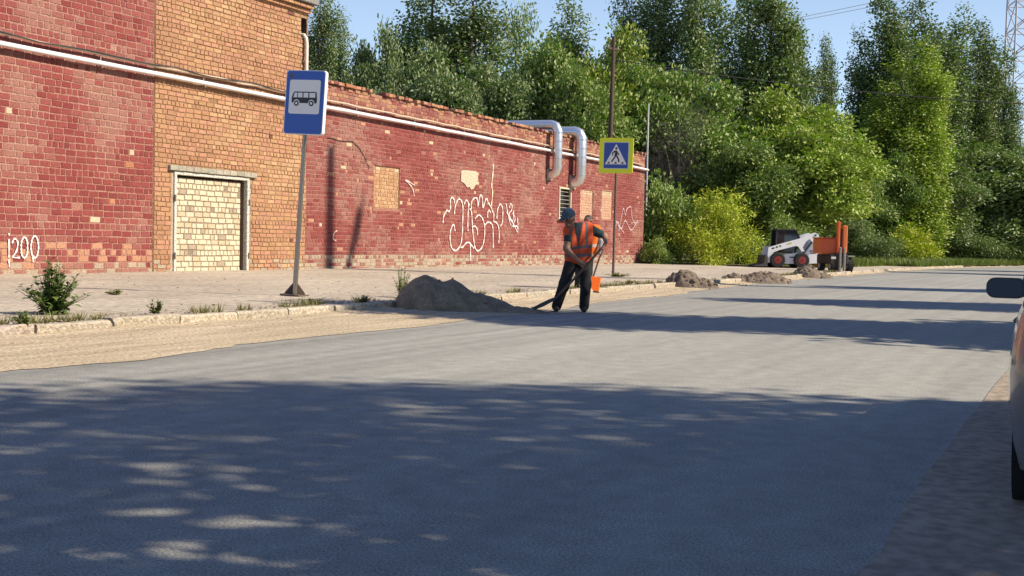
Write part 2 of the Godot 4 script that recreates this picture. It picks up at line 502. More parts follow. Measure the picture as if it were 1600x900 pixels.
func brick_into(m: MB, at: Vector3, w: float, h: float, dep: float, col: Color, sd: int, turn := 0.0) -> void:
	# a brick face looking along +X with worn, uneven arrises; at = centre on the mortar plane
	var r := RandomNumberGenerator.new()
	r.seed = sd
	var q := []
	var o := []
	for s in [[1, -1], [-1, -1], [-1, 1], [1, 1]]:      # (z sign, y sign), counter-clockwise seen from +X
		var e := r.randf_range(0.004, 0.013)
		q.append(Vector3(dep + r.randf_range(-0.003, 0.003), s[1] * (h * 0.5 - e), s[0] * (w * 0.5 - r.randf_range(0.004, 0.014))))
		o.append(Vector3(-0.004, s[1] * h * 0.5 + r.randf_range(-0.003, 0.003), s[0] * w * 0.5 + r.randf_range(-0.004, 0.004)))
	var b := Basis(Vector3.RIGHT, turn)
	for i in 4:
		q[i] = at + b * q[i]
		o[i] = at + b * o[i]
	m.quad(q[0], q[1], q[2], q[3], col)
	for i in 4:
		var j := (i + 1) % 4
		m.quad(o[i], o[j], q[j], q[i], col)

func brick_mesh(wc: float, h: float, tone: int, variant: int, dep: float) -> ArrayMesh:
	var key := "%.3f/%.3f/%d/%d/%.3f" % [wc, h, tone, variant, dep]
	if not brick_meshes.has(key):
		var m := MB.new()
		brick_into(m, Vector3.ZERO, wc, h, dep, pal[tone], 1000 + variant * 7 + int(wc * 1000.0))
		brick_meshes[key] = m.mesh(mats["brick"])
	return brick_meshes[key]

# lays courses between t0..t1, y0..y1 on the plane x = px; the nearest `singles` in-frame bricks become nodes
func lay_bricks(parent: Node3D, px: float, t0: float, t1: float, y0: float, y1: float, course: float, stretcher: float, header: float, sd: int, tone: Callable, holes: Array, singles: int, view_t: float, view_top: float, skip := 0.004, joint := 0.015, deep := 0.017) -> void:
	var rng := RandomNumberGenerator.new()
	rng.seed = sd
	var list := []
	var wavy := fnoise(sd + 5000, 0.8, 2)
	var row := 0
	var y := y0
	while y + course * 0.6 < y1:
		var t := t0
		var hd := row % 4 == 3                         # now and then a course of headers
		var off := rng.randf_range(0.0, stretcher)
		var first := true
		while t < t1 - 0.02:
			var w := header if (hd or rng.randf() < 0.16) else stretcher
			w *= rng.randf_range(0.93, 1.06)
			if first:
				w = maxf(0.08, off)
				first = false
			w = minf(w, t1 - t)
			if t1 - t - w < 0.05: w = t1 - t
			var cut := [[t, t + w]]
			for hl in holes:
				var hr: Rect2 = hl
				if y + course > hr.position.y + 0.02 and y < hr.end.y - 0.02:
					var nc := []
					for sg in cut:
						if sg[1] <= hr.position.x or sg[0] >= hr.end.x: nc.append(sg)
						else:
							if hr.position.x - sg[0] > 0.05: nc.append([sg[0], hr.position.x])
							if sg[1] - hr.end.x > 0.05: nc.append([hr.end.x, sg[1]])
					cut = nc
			for sg in cut:
				if rng.randf() > skip:
					list.append([(sg[0] + sg[1]) * 0.5, y + course * 0.5 + rng.randf_range(-0.005, 0.005) + 0.016 * wavy.get_noise_2d((sg[0] + sg[1]) * 0.5, y * 1.5), sg[1] - sg[0] - joint, tone.call((sg[0] + sg[1]) * 0.5, y + course * 0.5, rng), rng.randf_range(-0.012, 0.012)])
			t += w
		y += course
		row += 1
	# nearest bricks that the picture shows come first
	var order := range(list.size())
	order.sort_custom(func(a, b):
		var va: bool = list[a][0] > view_t and list[a][1] < view_top
		var vb: bool = list[b][0] > view_t and list[b][1] < view_top
		if va != vb: return va
		return list[a][0] < list[b][0])
	var rest := MB.new()
	var h := course - joint
	for k in order.size():
		var b: Array = list[order[k]]
		var dep := deep + deep * 0.35 * sin(float(order[k]) * 12.9898)
		var at := Vector3(px, b[1], -b[0])
		if k < singles:
			var wc := stretcher - joint if b[2] > (stretcher + header) * 0.5 - joint else header - joint
			var o := inst("brick", brick_mesh(wc, h, b[3], order[k] % 5, deep), parent)
			o.position = at
			o.scale.z = float(b[2]) / wc
			o.rotation.x = b[4]
		else:
			brick_into(rest, at, b[2], h, dep, vary(pal[b[3]], rng, 0.10), order[k] + sd, b[4])
	if rest.v.size():
		var o := part("brickwork", rest, mats["brick"], parent)
		o.set_meta("kind", "stuff")

# the mortar plane, in cells, with openings left out
func mortar_face(m: MB, px: float, t0: float, t1: float, y0: float, y1: float, holes: Array, cf: Callable, cell := 0.5) -> void:
	var ts := [t0, t1]
	var ys := [y0, y1]
	for hl in holes:
		var hr: Rect2 = hl
		ts.append(hr.position.x); ts.append(hr.end.x)
		ys.append(hr.position.y); ys.append(hr.end.y)
	var t := t0
	while t < t1:
		ts.append(t)
		t += cell
	var y := y0
	while y < y1:
		ys.append(y)
		y += cell
	ts.sort()
	ys.sort()
	for i in ts.size() - 1:
		if ts[i + 1] - ts[i] < 0.001: continue
		for j in ys.size() - 1:
			if ys[j + 1] - ys[j] < 0.001: continue
			var mid := Vector2((ts[i] + ts[i + 1]) * 0.5, (ys[j] + ys[j + 1]) * 0.5)
			var inside := false
			for hl in holes:
				if hl.has_point(mid): inside = true
			if inside: continue
			var a := Vector3(px, ys[j], -ts[i])
			var b := Vector3(px, ys[j], -ts[i + 1])
			var d := Vector3(px, ys[j + 1], -ts[i + 1])
			var e := Vector3(px, ys[j + 1], -ts[i])
			m.trin(a, b, d, Vector3.RIGHT, Vector3.RIGHT, Vector3.RIGHT, cf.call(ts[i], ys[j]), cf.call(ts[i + 1], ys[j]), cf.call(ts[i + 1], ys[j + 1]))
			m.trin(a, d, e, Vector3.RIGHT, Vector3.RIGHT, Vector3.RIGHT, cf.call(ts[i], ys[j]), cf.call(ts[i + 1], ys[j + 1]), cf.call(ts[i], ys[j + 1]))

# reveals of an opening, going back by dep
func reveal(m: MB, px: float, r: Rect2, dep: float, col: Color, back := true) -> void:
	var a := Vector3(px, r.position.y, -r.position.x)
	var b := Vector3(px, r.position.y, -r.end.x)
	var d := Vector3(px, r.end.y, -r.end.x)
	var e := Vector3(px, r.end.y, -r.position.x)
	var o := Vector3(-dep, 0, 0)
	m.quad(a + o, a, e, e + o, col)
	m.quad(b, b + o, d + o, d, col)
	m.quad(a, a + o, b + o, b, col)
	m.quad(d, d + o, e + o, e, col)
	if back: m.quad(a + o, b + o, d + o, e + o, col)

func shell(m: MB, t0: float, t1: float, y0: float, y1: float, col: Color, deep := 12.0) -> void:   # sides, back and top of a building behind its face
	var x0 := WALL_X
	var x1 := WALL_X - deep
	m.quad(Vector3(x1, y0, -t0), Vector3(x0, y0, -t0), Vector3(x0, y1, -t0), Vector3(x1, y1, -t0), col)
	m.quad(Vector3(x0, y0, -t1), Vector3(x1, y0, -t1), Vector3(x1, y1, -t1), Vector3(x0, y1, -t1), col)
	m.quad(Vector3(x1, y0, -t1), Vector3(x1, y0, -t0), Vector3(x1, y1, -t0), Vector3(x1, y1, -t1), col)
	m.quad(Vector3(x1, y1, -t0), Vector3(x0, y1, -t0), Vector3(x0, y1, -t1), Vector3(x1, y1, -t1), col)

func ribbon(m: MB, pts: Array, width: float, x: float, col: Color) -> void:    # a painted stroke on the wall, points (t, y)
	var sm := []
	for i in pts.size() - 1:
		var p0 := Vector2(pts[maxi(i - 1, 0)][0], pts[maxi(i - 1, 0)][1])
		var p1 := Vector2(pts[i][0], pts[i][1])
		var p2 := Vector2(pts[i + 1][0], pts[i + 1][1])
		var p3 := Vector2(pts[mini(i + 2, pts.size() - 1)][0], pts[mini(i + 2, pts.size() - 1)][1])
		for k in 4: sm.append(p1.cubic_interpolate(p2, p0, p3, k / 4.0))
	sm.append(Vector2(pts[-1][0], pts[-1][1]))
	var l := []
	var r := []
	for i in sm.size():
		var d: Vector2 = (sm[mini(i + 1, sm.size() - 1)] - sm[maxi(i - 1, 0)]).normalized()
		var w := width * (0.8 + 0.35 * sin(i * 1.7)) * 0.5
		var nn := Vector2(-d.y, d.x) * w
		l.append(sm[i] + nn)
		r.append(sm[i] - nn)
	for i in sm.size() - 1:
		m.quad(Vector3(x, r[i].y, -r[i].x), Vector3(x, r[i + 1].y, -r[i + 1].x), Vector3(x, l[i + 1].y, -l[i + 1].x), Vector3(x, l[i].y, -l[i].x), col)

func strokes(b: Node3D, list: Array, width: float, x: float, col: Color) -> Node3D:
	var o := Node3D.new()
	o.name = "graffiti"
	b.add_child(o, true)
	for i in list.size():
		var g := MB.new()
		ribbon(g, list[i], width, x + 0.0004 * (i % 7), col)
		part("paint_stroke", g, mats["plain"], o)
	return o

func roof_slab(t0: float, t1: float, y: float, over: float, col: Color) -> MB:
	var m := MB.new()
	m.box(Vector3(WALL_X - 6.0 + over * 0.5, y, -(t0 + t1) * 0.5), Vector3(12.0 + over, 0.16, t1 - t0 + over), col, 0.02)
	return m

func tall_red_building() -> void:
	var b := thing("brick_building", "tall brick building front painted dark red, i200 sprayed at its foot", "building")
	var f := fnoise(81, 0.35)
	var f2 := fnoise(82, 1.3)
	var tone := func(t: float, y: float, r: RandomNumberGenerator) -> int:
		var worn := f.get_noise_2d(t, y) + 0.5 * f2.get_noise_2d(t, y)
		worn += 0.30 * smoothstep(2.6, 4.2, y) - 0.12
		if y < 0.42 and r.randf() < 0.75: return 12 if r.randf() < 0.55 else 4
		if y < 0.9 and r.randf() < 0.25: return 8
		var q := worn + r.randf_range(-0.22, 0.22)
		if r.randf() < 0.010: return 5 if r.randf() < 0.6 else 9
		if q > 0.42: return 4
		if q > 0.22: return 3
		if q > 0.02: return 2
		return 1 if r.randf() < 0.6 else 0
	var mc := func(t: float, y: float) -> Color:
		var worn := clampf(0.4 + f.get_noise_2d(t, y) + 0.25 * smoothstep(2.6, 4.2, y), 0.0, 1.0)
		return c3(.36, .15, .115).lerp(c3(.45, .27, .205), worn) if y > 0.35 else c3(.43, .34, .25)
	var m := MB.new()
	mortar_face(m, WALL_X, 11.0, 21.07, -0.1, 9.0, [], mc)
	shell(m, 11.0, 21.07, -0.1, 9.0, c3(.36, .17, .13))
	part("wall", m, mats["mortar"], b)
	lay_bricks(b, WALL_X, 11.0, 21.06, 0.10, 9.0, 0.148, 0.30, 0.16, 301, tone, [], 300, 16.6, 6.4, 0.006, 0.021, 0.010)
	part("roof", roof_slab(11.0, 21.05, 9.09, 0.25, c3(.3, .29, .27)), mats["concrete"], b)
	strokes(b, G3, 0.042, WALL_X + 0.030, c3(.66, .62, .60))

func tan_building() -> void:
	var b := thing("brick_building", "tall bay of bare tan brick with a bricked-up doorway", "building")
	var f := fnoise(91, 0.4)
	var tone := func(t: float, y: float, r: RandomNumberGenerator) -> int:
		var q := f.get_noise_2d(t, y) + r.randf_range(-0.4, 0.4)
		if r.randf() < 0.003: return 11
		if y < 0.5 and r.randf() < 0.4: return 12
		if q > 0.38: return 7
		if q > -0.02: return 6
		if q > -0.3: return 8
		return 13
	var mc := func(t: float, y: float) -> Color:
		return c3(.27, .15, .08).lerp(c3(.40, .24, .135), clampf(0.5 + f.get_noise_2d(t * 2.0, y * 2.0), 0.0, 1.0))
	var door := Rect2(21.80, 0.0, 2.72, 2.66)
	var hole := Rect2(26.80, 6.78, 0.26, 0.55)
	var m := MB.new()
	mortar_face(m, WALL_X + 0.012, 21.07, 27.12, -0.1, 7.72, [door, hole], mc)
	reveal(m, WALL_X + 0.012, door, 0.32, c3(.30, .21, .14), true)
	reveal(m, WALL_X + 0.012, hole, 0.4, c3(.12, .09, .07), true)
	shell(m, 21.075, 27.115, -0.1, 7.72, c3(.46, .28, .16))
	part("wall", m, mats["mortar"], b)
	var lintel_hole := Rect2(21.54, 2.62, 3.34, 0.20)
	var jambs := Rect2(21.70, 0.0, 2.95, 2.66)
	lay_bricks(b, WALL_X + 0.012, 21.08, 27.12, 0.10, 7.50, 0.118, 0.30, 0.148, 302, tone, [jambs, hole, lintel_hole], 300, 21.0, 6.9)
	# cornice of two stepped brick courses under a thin roof edge
	var rng := RandomNumberGenerator.new()
	rng.seed = 77
	var cor := Node3D.new()
	cor.name = "cornice"
	b.add_child(cor)
	for k in 2:
		var t := 21.1
		while t < 27.1:
			var w := minf(0.27, 27.14 - t)
			var bm := MB.new()
			bm.box(Vector3(WALL_X + 0.05 + 0.05 * k, 7.53 + 0.118 * k, -(t + w * 0.5)), Vector3(0.12 + 0.1 * k, 0.106, w - 0.014), vary(pal[6 if rng.randf() < 0.7 else 8], rng, 0.15), 0.008)
			part("brick", bm, mats["brick"], cor)
			t += w
	part("roof", roof_slab(21.1, 27.1, 7.80, 0.30, c3(.28, .27, .25)), mats["concrete"], b)
	# doorway: lintel, painted frame, infill of cream bricks
	var li := MB.new()
	var lf := fnoise(95, 3.0)
	for k in 12:
		var ta := 21.56 + 3.30 * k / 12.0
		li.box(Vector3(WALL_X + 0.02 + 0.01 * lf.get_noise_1d(k * 1.3), 2.715 + 0.012 * lf.get_noise_1d(k * 2.1 + 9.0), -(ta + 0.1375)), Vector3(0.17, 0.13 + 0.02 * lf.get_noise_1d(k * 3.0), 0.2749), vary(c3(.40, .37, .29), rng, 0.16), 0.012)
	part("lintel", li, mats["concrete"], b)
	var fr := Node3D.new()
	fr.name = "door_frame"
	b.add_child(fr)
	var white := c3(.66, .63, .56)
	var fm := MB.new()
	fm.box(Vector3(WALL_X - 0.01, 2.60, -23.17), Vector3(0.13, 0.085, 2.84), white, 0.008)
	part("head", fm, mats["concrete"], fr)
	for s in [21.795, 24.545]:
		fm = MB.new()
		fm.box(Vector3(WALL_X - 0.01, 1.345, -s), Vector3(0.135, 2.42, 0.085), white, 0.008)
		part("jamb", fm, mats["concrete"], fr)
		for hy in [0.55, 1.98]:
			fm = MB.new()
			fm.box(Vector3(WALL_X + 0.065, hy, -s + (0.03 if s < 23.0 else -0.03)), Vector3(0.05, 0.16, 0.05), c3(.14, .11, .09), 0.01)
			part("hinge", fm, mats["plain"], fr)
	for s in [21.70, 24.65]:
		fm = MB.new()
		fm.box(Vector3(WALL_X - 0.02, 1.30, -s), Vector3(0.08, 2.62, 0.11), c3(.42, .38, .30), 0.015)
		part("render_strip", fm, mats["concrete"], fr)
	var inf := MB.new()
	mortar_face(inf, WALL_X - 0.075, 21.84, 24.36, 0.05, 2.50, [], func(_t, _y): return c3(.30, .24, .17))
	inf.quad(Vector3(WALL_X - 0.075, 0.05, -24.36), Vector3(WALL_X - 0.30, 0.05, -24.36), Vector3(WALL_X - 0.30, 2.5, -24.36), Vector3(WALL_X - 0.075, 2.5, -24.36), c3(.36, .28, .20))
	var io := part("doorway_infill", inf, mats["mortar"], b)
	io.set_meta("label", "cream bricks filling the old doorway")
	lay_bricks(io, WALL_X - 0.075, 21.85, 24.36, 0.12, 2.50, 0.140, 0.29, 0.15, 303, func(_t: float, _y: float, r: RandomNumberGenerator) -> int: return 10 if r.randf() < 0.72 else (9 if r.randf() < 0.85 else 12), [], 300, 21.0, 6.0, 0.03, 0.022)

func low_building() -> void:
	var b := thing("brick_building", "long low warehouse wall of faded red brick with big white graffiti", "building")
	var f := fnoise(101, 0.28)
	var f2 := fnoise(102, 1.1)
	var tone := func(t: float, y: float, r: RandomNumberGenerator) -> int:
		if y < 0.55 and r.randf() < 0.85: return 12 if r.randf() < 0.6 else 4
		if y > 5.05: return [3, 8, 4, 2, 13][r.randi() % 5]
		var worn := 0.04 + f.get_noise_2d(t * 0.8, y) + 0.55 * f2.get_noise_2d(t, y) + 0.2 * smoothstep(2.2, 0.6, y) + 0.16 * smoothstep(3.8, 4.8, y)
		var q := worn + r.randf_range(-0.26, 0.26)
		if r.randf() < 0.022: return 8 if r.randf() < 0.85 else 9
		if q > 0.45: return 4
		if q > 0.22: return 3
		if q > 0.0: return 2
		return 1 if r.randf() < 0.7 else 0
	var mc := func(t: float, y: float) -> Color:
		var worn := clampf(0.45 + f.get_noise_2d(t * 0.8, y) + 0.2 * f2.get_noise_2d(t, y), 0.0, 1.0)
		if y > 5.0: return c3(.37, .20, .14)
		return c3(.34, .13, .10).lerp(c3(.44, .25, .19), worn) if y > 0.45 else c3(.42, .33, .24)
	var win := Rect2(44.86, 2.12, 1.25, 1.36)
	var infills := [Rect2(30.68, 2.06, 1.52, 1.36), Rect2(47.18, 2.18, 1.46, 1.32), Rect2(49.70, 2.25, 1.32, 1.32)]
	var holes := [win]
	holes.append_array(infills)
	var m := MB.new()
	mortar_face(m, WALL_X, 27.12, 55.36, -0.1, 5.62, holes, mc)
	reveal(m, WALL_X, win, 0.3, c3(.3, .2, .15), true)
	for r in infills: reveal(m, WALL_X, r, 0.05, c3(.52, .36, .24), false)
	shell(m, 27.125, 55.36, -0.1, 5.60, c3(.36, .2, .15))
	part("wall", m, mats["mortar"], b)
	lay_bricks(b, WALL_X, 27.12, 55.36, 0.10, 5.52, 0.118, 0.30, 0.148, 304, tone, holes, 300, 27.2, 5.6, 0.008, 0.017, 0.012)
	# loose coping courses of orange brick along the roof edge, some bricks gone
	var rng := RandomNumberGenerator.new()
	rng.seed = 404
	var cop := Node3D.new()
	cop.name = "coping"
	b.add_child(cop)
	var t := 27.15
	var fc := fnoise(105, 0.7)
	while t < 55.3:
		var w := rng.randf_range(0.14, 0.28)
		var gone := rng.randf() < 0.18 + 0.5 * maxf(0.0, fc.get_noise_1d(t))
		if t > 48.0 and rng.randf() < 0.45: gone = true
		if not gone:
			var bm := MB.new()
			bm.box(Vector3.ZERO, Vector3(0.26, rng.randf_range(0.08, 0.11), w - 0.015), vary(pal[[5, 8, 13, 3][rng.randi() % 4]], rng, 0.2), 0.01)
			var o := part("brick", bm, mats["brick"], cop)
			o.position = Vector3(WALL_X - 0.04 + rng.randf_range(-0.02, 0.05), 5.69 + rng.randf_range(-0.008, 0.008), -(t + w * 0.5))
			o.rotation = Vector3(rng.randf_range(-0.06, 0.06), rng.randf_range(-0.08, 0.08), 0)
		if rng.randf() < 0.86:
			var bm2 := MB.new()
			bm2.box(Vector3.ZERO, Vector3(0.2, 0.10, w - 0.02), vary(pal[[8, 13, 3, 4][rng.randi() % 4]], rng, 0.2), 0.01)
			var o2 := part("brick", bm2, mats["brick"], cop)
			o2.position = Vector3(WALL_X - 0.075 + rng.randf_range(-0.02, 0.02), 5.575, -(t + w * 0.5))
		t += w
	part("roof", roof_slab(27.4, 55.1, 5.54, -0.4, c3(.2, .19, .18)), mats["concrete"], b)
	# bricked-up windows
	for i in 3:
		var r: Rect2 = infills[i]
		var mm := MB.new()
		mortar_face(mm, WALL_X - 0.045, r.position.x, r.end.x, r.position.y, r.end.y, [], func(_t, _y): return c3(.64, .40, .25))
		var o := part("window_infill", mm, mats["mortar"], b)
		o.set_meta("label", ["orange brick filling the nearest old window", "pinkish brick filling an old window beside the barred one", "pinkish brick filling the farthest old window"][i])
		lay_bricks(o, WALL_X - 0.045, r.position.x + 0.01, r.end.x - 0.01, r.position.y + 0.01, r.end.y, 0.12, 0.27, 0.14, 310 + i, func(_t: float, y: float, q: RandomNumberGenerator) -> int: return 9 if y > r.end.y - 0.2 and q.randf() < 0.7 else ((7 if q.randf() < 0.6 else 6) if i == 0 else (14 if q.randf() < 0.6 else 15)), [], 200, 20.0, 6.0, 0.0)
	# barred window
	var wf := Node3D.new()
	wf.name = "window"
	b.add_child(wf)
	var wm := MB.new()
	var wc := c3(.56, .48, .36)
	var cx := WALL_X + 0.0
	wm.box(Vector3(cx, win.end.y - 0.03, -win.get_center().x), Vector3(0.1, 0.07, win.size.x + 0.06), wc, 0.008)
	wm.box(Vector3(cx, win.position.y + 0.03, -win.get_center().x), Vector3(0.1, 0.07, win.size.x + 0.06), wc, 0.008)
	for tt in [win.position.x + 0.03, win.end.x - 0.03]:
		wm.box(Vector3(cx, win.get_center().y, -tt), Vector3(0.094, win.size.y - 0.135, 0.075), wc, 0.008)
	part("frame", wm, mats["plain"], wf)
	for k in 7:
		wm = MB.new()
		wm.box(Vector3(cx - 0.03, win.position.y + 0.16 + k * 0.17, -win.get_center().x), Vector3(0.022, 0.022, win.size.x - 0.14), c3(.36, .31, .24), 0.004)
		part("bar", wm, mats["plain"], wf)
	wm = MB.new()
	wm.box(Vector3(cx - 0.16, win.get_center().y, -win.get_center().x), Vector3(0.012, win.size.y - 0.04, win.size.x - 0.02))
	part("pane", wm, mats["car_glass"], wf)
	wm = MB.new()
	wm.box(Vector3(cx + 0.04, win.position.y - 0.045, -win.get_center().x), Vector3(0.2, 0.05, win.size.x + 0.2), c3(.6, .54, .44), 0.01)
	part("sill", wm, mats["concrete"], wf)
	# paint and plaster on the wall
	var x := WALL_X + 0.031
	strokes(b, G1, 0.066, x, c3(.66, .58, .55)).set_meta("label", "big looping white graffiti letters")
	strokes(b, G2, 0.055, x + 0.004, c3(.66, .60, .60))
	strokes(b, G4, 0.075, x, c3(.42, .30, .31))
	strokes(b, ARROW, 0.05, x, c3(.56, .44, .40))
	var g := MB.new()
	for s in DRIP: ribbon(g, s, 0.09, x, c3(.62, .50, .38))
	part("paint_run", g, mats["plain"], b)
	g = MB.new()
	var patch := PackedVector2Array()
	for q in PLASTER[0]: patch.append(Vector2(q[0], q[1]))
	g.prism(patch, 0.0, 0.02, c3(.60, .52, .38), Transform3D(Basis(Vector3.FORWARD, Vector3.UP, Vector3.RIGHT), Vector3(WALL_X + 0.012, 0, 0)))
	part("plaster_patch", g, mats["concrete"], b)

func sag(a: Vector3, b: Vector3, drop: float, n: int) -> Array:
	var r := []
	for i in n + 1:
		var u := float(i) / n
		r.append(a.lerp(b, u) - Vector3(0, drop * 4.0 * u * (1.0 - u), 0))
	return r

func same(n: int, r: float) -> Array:
	var a := []
	a.resize(n)
	a.fill(r)
	return a

func wall_pipes() -> void:
	var p := thing("gas_pipe", "thick white pipe running along the whole brick wall", "pipe")
	var px := WALL_X + 0.16
	var pts := []
	var f := fnoise(111, 0.25, 2)
	var t := 11.0
	while t < 55.0:
		pts.append(Vector3(px, 4.91 + 0.012 * f.get_noise_1d(t), -t))
		t += 1.0
	pts.append_array([Vector3(px, 4.9, -55.3), Vector3(px - 0.04, 4.9, -55.52), Vector3(px - 0.14, 4.9, -55.6), Vector3(px - 1.5, 4.9, -55.6)])
	var m := MB.new()
	m.tube(pts, same(pts.size(), 0.056), 12, c3(.68, .69, .70))
	part("pipe", m, mats["gloss"], p)
	t = 12.5
	while t < 55.0:
		m = MB.new()
		m.box(Vector3(WALL_X + 0.05, 4.82, -t), Vector3(0.22, 0.03, 0.03), c3(.25, .2, .17))
		m.box(Vector3(WALL_X + 0.09, 4.96, -t), Vector3(0.03, 0.25, 0.03), c3(.25, .2, .17))
		part("bracket", m, mats["plain"], p)
		t += 3.4
	var q := thing("conduit", "thin beige conduit running just above the white pipe", "conduit")
	pts = []
	t = 11.0
	while t < 55.3:
		pts.append(Vector3(WALL_X + 0.10, 5.12 + 0.035 * f.get_noise_1d(t * 3.0 + 40.0), -t))
		t += 0.6
	m = MB.new()
	m.tube(pts, same(pts.size(), 0.028), 8, c3(.52, .42, .31))
	part("tube", m, mats["gloss"], q)
	t = 12.0
	while t < 55.0:
		m = MB.new()
		m.box(Vector3(WALL_X + 0.045, 5.10, -t), Vector3(0.11, 0.025, 0.03), c3(.3, .22, .17))
		part("clip", m, mats["plain"], q)
		t += 2.4
	# a slack black cable lies over the conduit on the left
	pts = []
	for k in 40:
		var tt := 11.0 + 16.0 * k / 39.0
		pts.append(Vector3(WALL_X + 0.145, 5.165 - 0.05 * absf(sin(tt * 1.15)) + 0.03 * f.get_noise_1d(tt * 2.0), -tt))
	m = MB.new()
	m.tube(pts, same(pts.size(), 0.016), 6, c3(.05, .045, .04))
	single("cable", m, mats["rubber"], "slack black cable looping over the beige conduit at left", "cable")
	pts = []
	for s in CABLE[0]: pts.append(Vector3(WALL_X + 0.03, s[1], -s[0]))
	m = MB.new()
	m.tube(pts, same(pts.size(), 0.012), 6, c3(.07, .05, .045))
	single("cable", m, mats["rubber"], "thin dark cable drooping down to the orange window infill", "cable")
	var d := thing("drainpipe", "pale drainpipe at the corner of the tan brick bay", "drainpipe")
	m = MB.new()
	m.tube([Vector3(WALL_X - 0.1, 6.86, -26.93), Vector3(WALL_X + 0.02, 6.85, -26.93), Vector3(WALL_X + 0.10, 6.74, -26.93), Vector3(WALL_X + 0.12, 6.6, -26.93), Vector3(WALL_X + 0.12, 5.3, -26.93)], same(5, 0.055), 10, c3(.66, .62, .56))
	part("pipe", m, mats["gloss"], d)
	m = MB.new()
	m.box(Vector3(WALL_X + 0.07, 6.1, -26.93), Vector3(0.15, 0.04, 0.15), c3(.4, .36, .3))
	part("clamp", m, mats["plain"], d)

func ducts() -> void:
	var specs := [[43.75, 0.20, 6.0, 3.98, "silver ventilation duct bending down the wall, nearer of the pair", 0.30], [46.15, 0.25, 5.92, 3.80, "fatter silver ventilation duct bending down the wall, farther of the pair", 0.32]]
	for s in specs:
		var d := thing("ventilation_duct", s[4], "duct", Vector3(WALL_X, 0, -s[0]), 0.0, "ventilation ducts over the roof edge")
		var r: float = s[1]
		var o: float = s[5] + 0.1
		var pts := [Vector3(-2.4, s[2], 0.35), Vector3(o - 0.30, s[2], 0.0), Vector3(o - 0.10, s[2] - 0.07, 0.0), Vector3(o, s[2] - 0.27, 0.0), Vector3(o, s[3] + 0.22, 0.0), Vector3(o - 0.06, s[3] + 0.06, 0.0), Vector3(o - 0.2, s[3] - 0.02, 0), Vector3(-0.1, s[3] - 0.05, 0.0)]
		var m := MB.new()
		m.tube(pts, same(pts.size(), r), 16, c3(.72, .73, .74))
		part("duct", m, mats["galvanised"], d)
		for k in 5:
			m = MB.new()
			var yy := lerpf(s[2] - 0.34, s[3] + 0.26, k / 4.0)
			m.tube([Vector3(o, yy - 0.015, 0), Vector3(o, yy + 0.015, 0)], same(2, r + 0.014), 16, c3(.6, .61, .62))
			part("seam_ring", m, mats["galvanised"], d)
		m = MB.new()
		m.box(Vector3(0.06, s[3] - 0.05, 0), Vector3(0.06, r * 2.4, r * 2.4), c3(.42, .36, .3), 0.01)
		part("wall_collar", m, mats["concrete"], d)

# ---------------------------------------------------------------- trees
var clusters := {}

func cluster(kind: String) -> ArrayMesh:      # a spray of leaves about one metre across
	if clusters.has(kind): return clusters[kind]
	var spec: Array = {"poplar": [20, 0.18, 0.165, 0.48, 0.2], "broad": [18, 0.25, 0.15, 0.5, 0.45], "feather": [26, 0.26, 0.055, 0.5, 0.3], "twig": [12, 0.7, 0.012, 0.35, 0.2]}[kind]
	var rng := RandomNumberGenerator.new()
	rng.seed = kind.hash() % 100000
	var m := MB.new()
	for i in spec[0]:
		var p := Vector3(rng.randfn(), rng.randfn(), rng.randfn()) * 0.5
		if p.length() > 1.0: p = p.normalized()
		p *= float(spec[3]) * 1.25
		var d := (p.normalized() * 0.7 + Vector3(rng.randfn(), rng.randfn() - float(spec[4]), rng.randfn()) * 0.6).normalized()
		var up := Vector3(rng.randfn() * 0.5, 1.0, rng.randfn() * 0.5)
		var sd := d.cross(up).normalized()
		var nn := sd.cross(d).normalized()
		var l: float = spec[1] * rng.randf_range(0.75, 1.3)
		var w: float = spec[2] * rng.randf_range(0.75, 1.2)
		var a := p
		var e := p + d * l
		var b := p + d * l * 0.45 + sd * w * 0.5 + nn * w * 0.18
		var g := p + d * l * 0.45 - sd * w * 0.5 + nn * w * 0.18
		var k := rng.randf_range(0.8, 1.2)
		var col := Color(k, k * rng.randf_range(0.95, 1.05), k * rng.randf_range(0.8, 1.1))
		if kind == "twig": col = Color(0.19, 0.16, 0.13)
		m.tri(a, b, e, col)
		m.tri(a, e, g, col)
	clusters[kind] = m.mesh(mats["leaf"] if kind != "twig" else mats["bark"])
	return clusters[kind]

const GREENS := [[.185, .235, .090], [.215, .275, .100], [.240, .310, .075], [.300, .355, .062], [.30, .26, .19], [.44, .47, .035]]

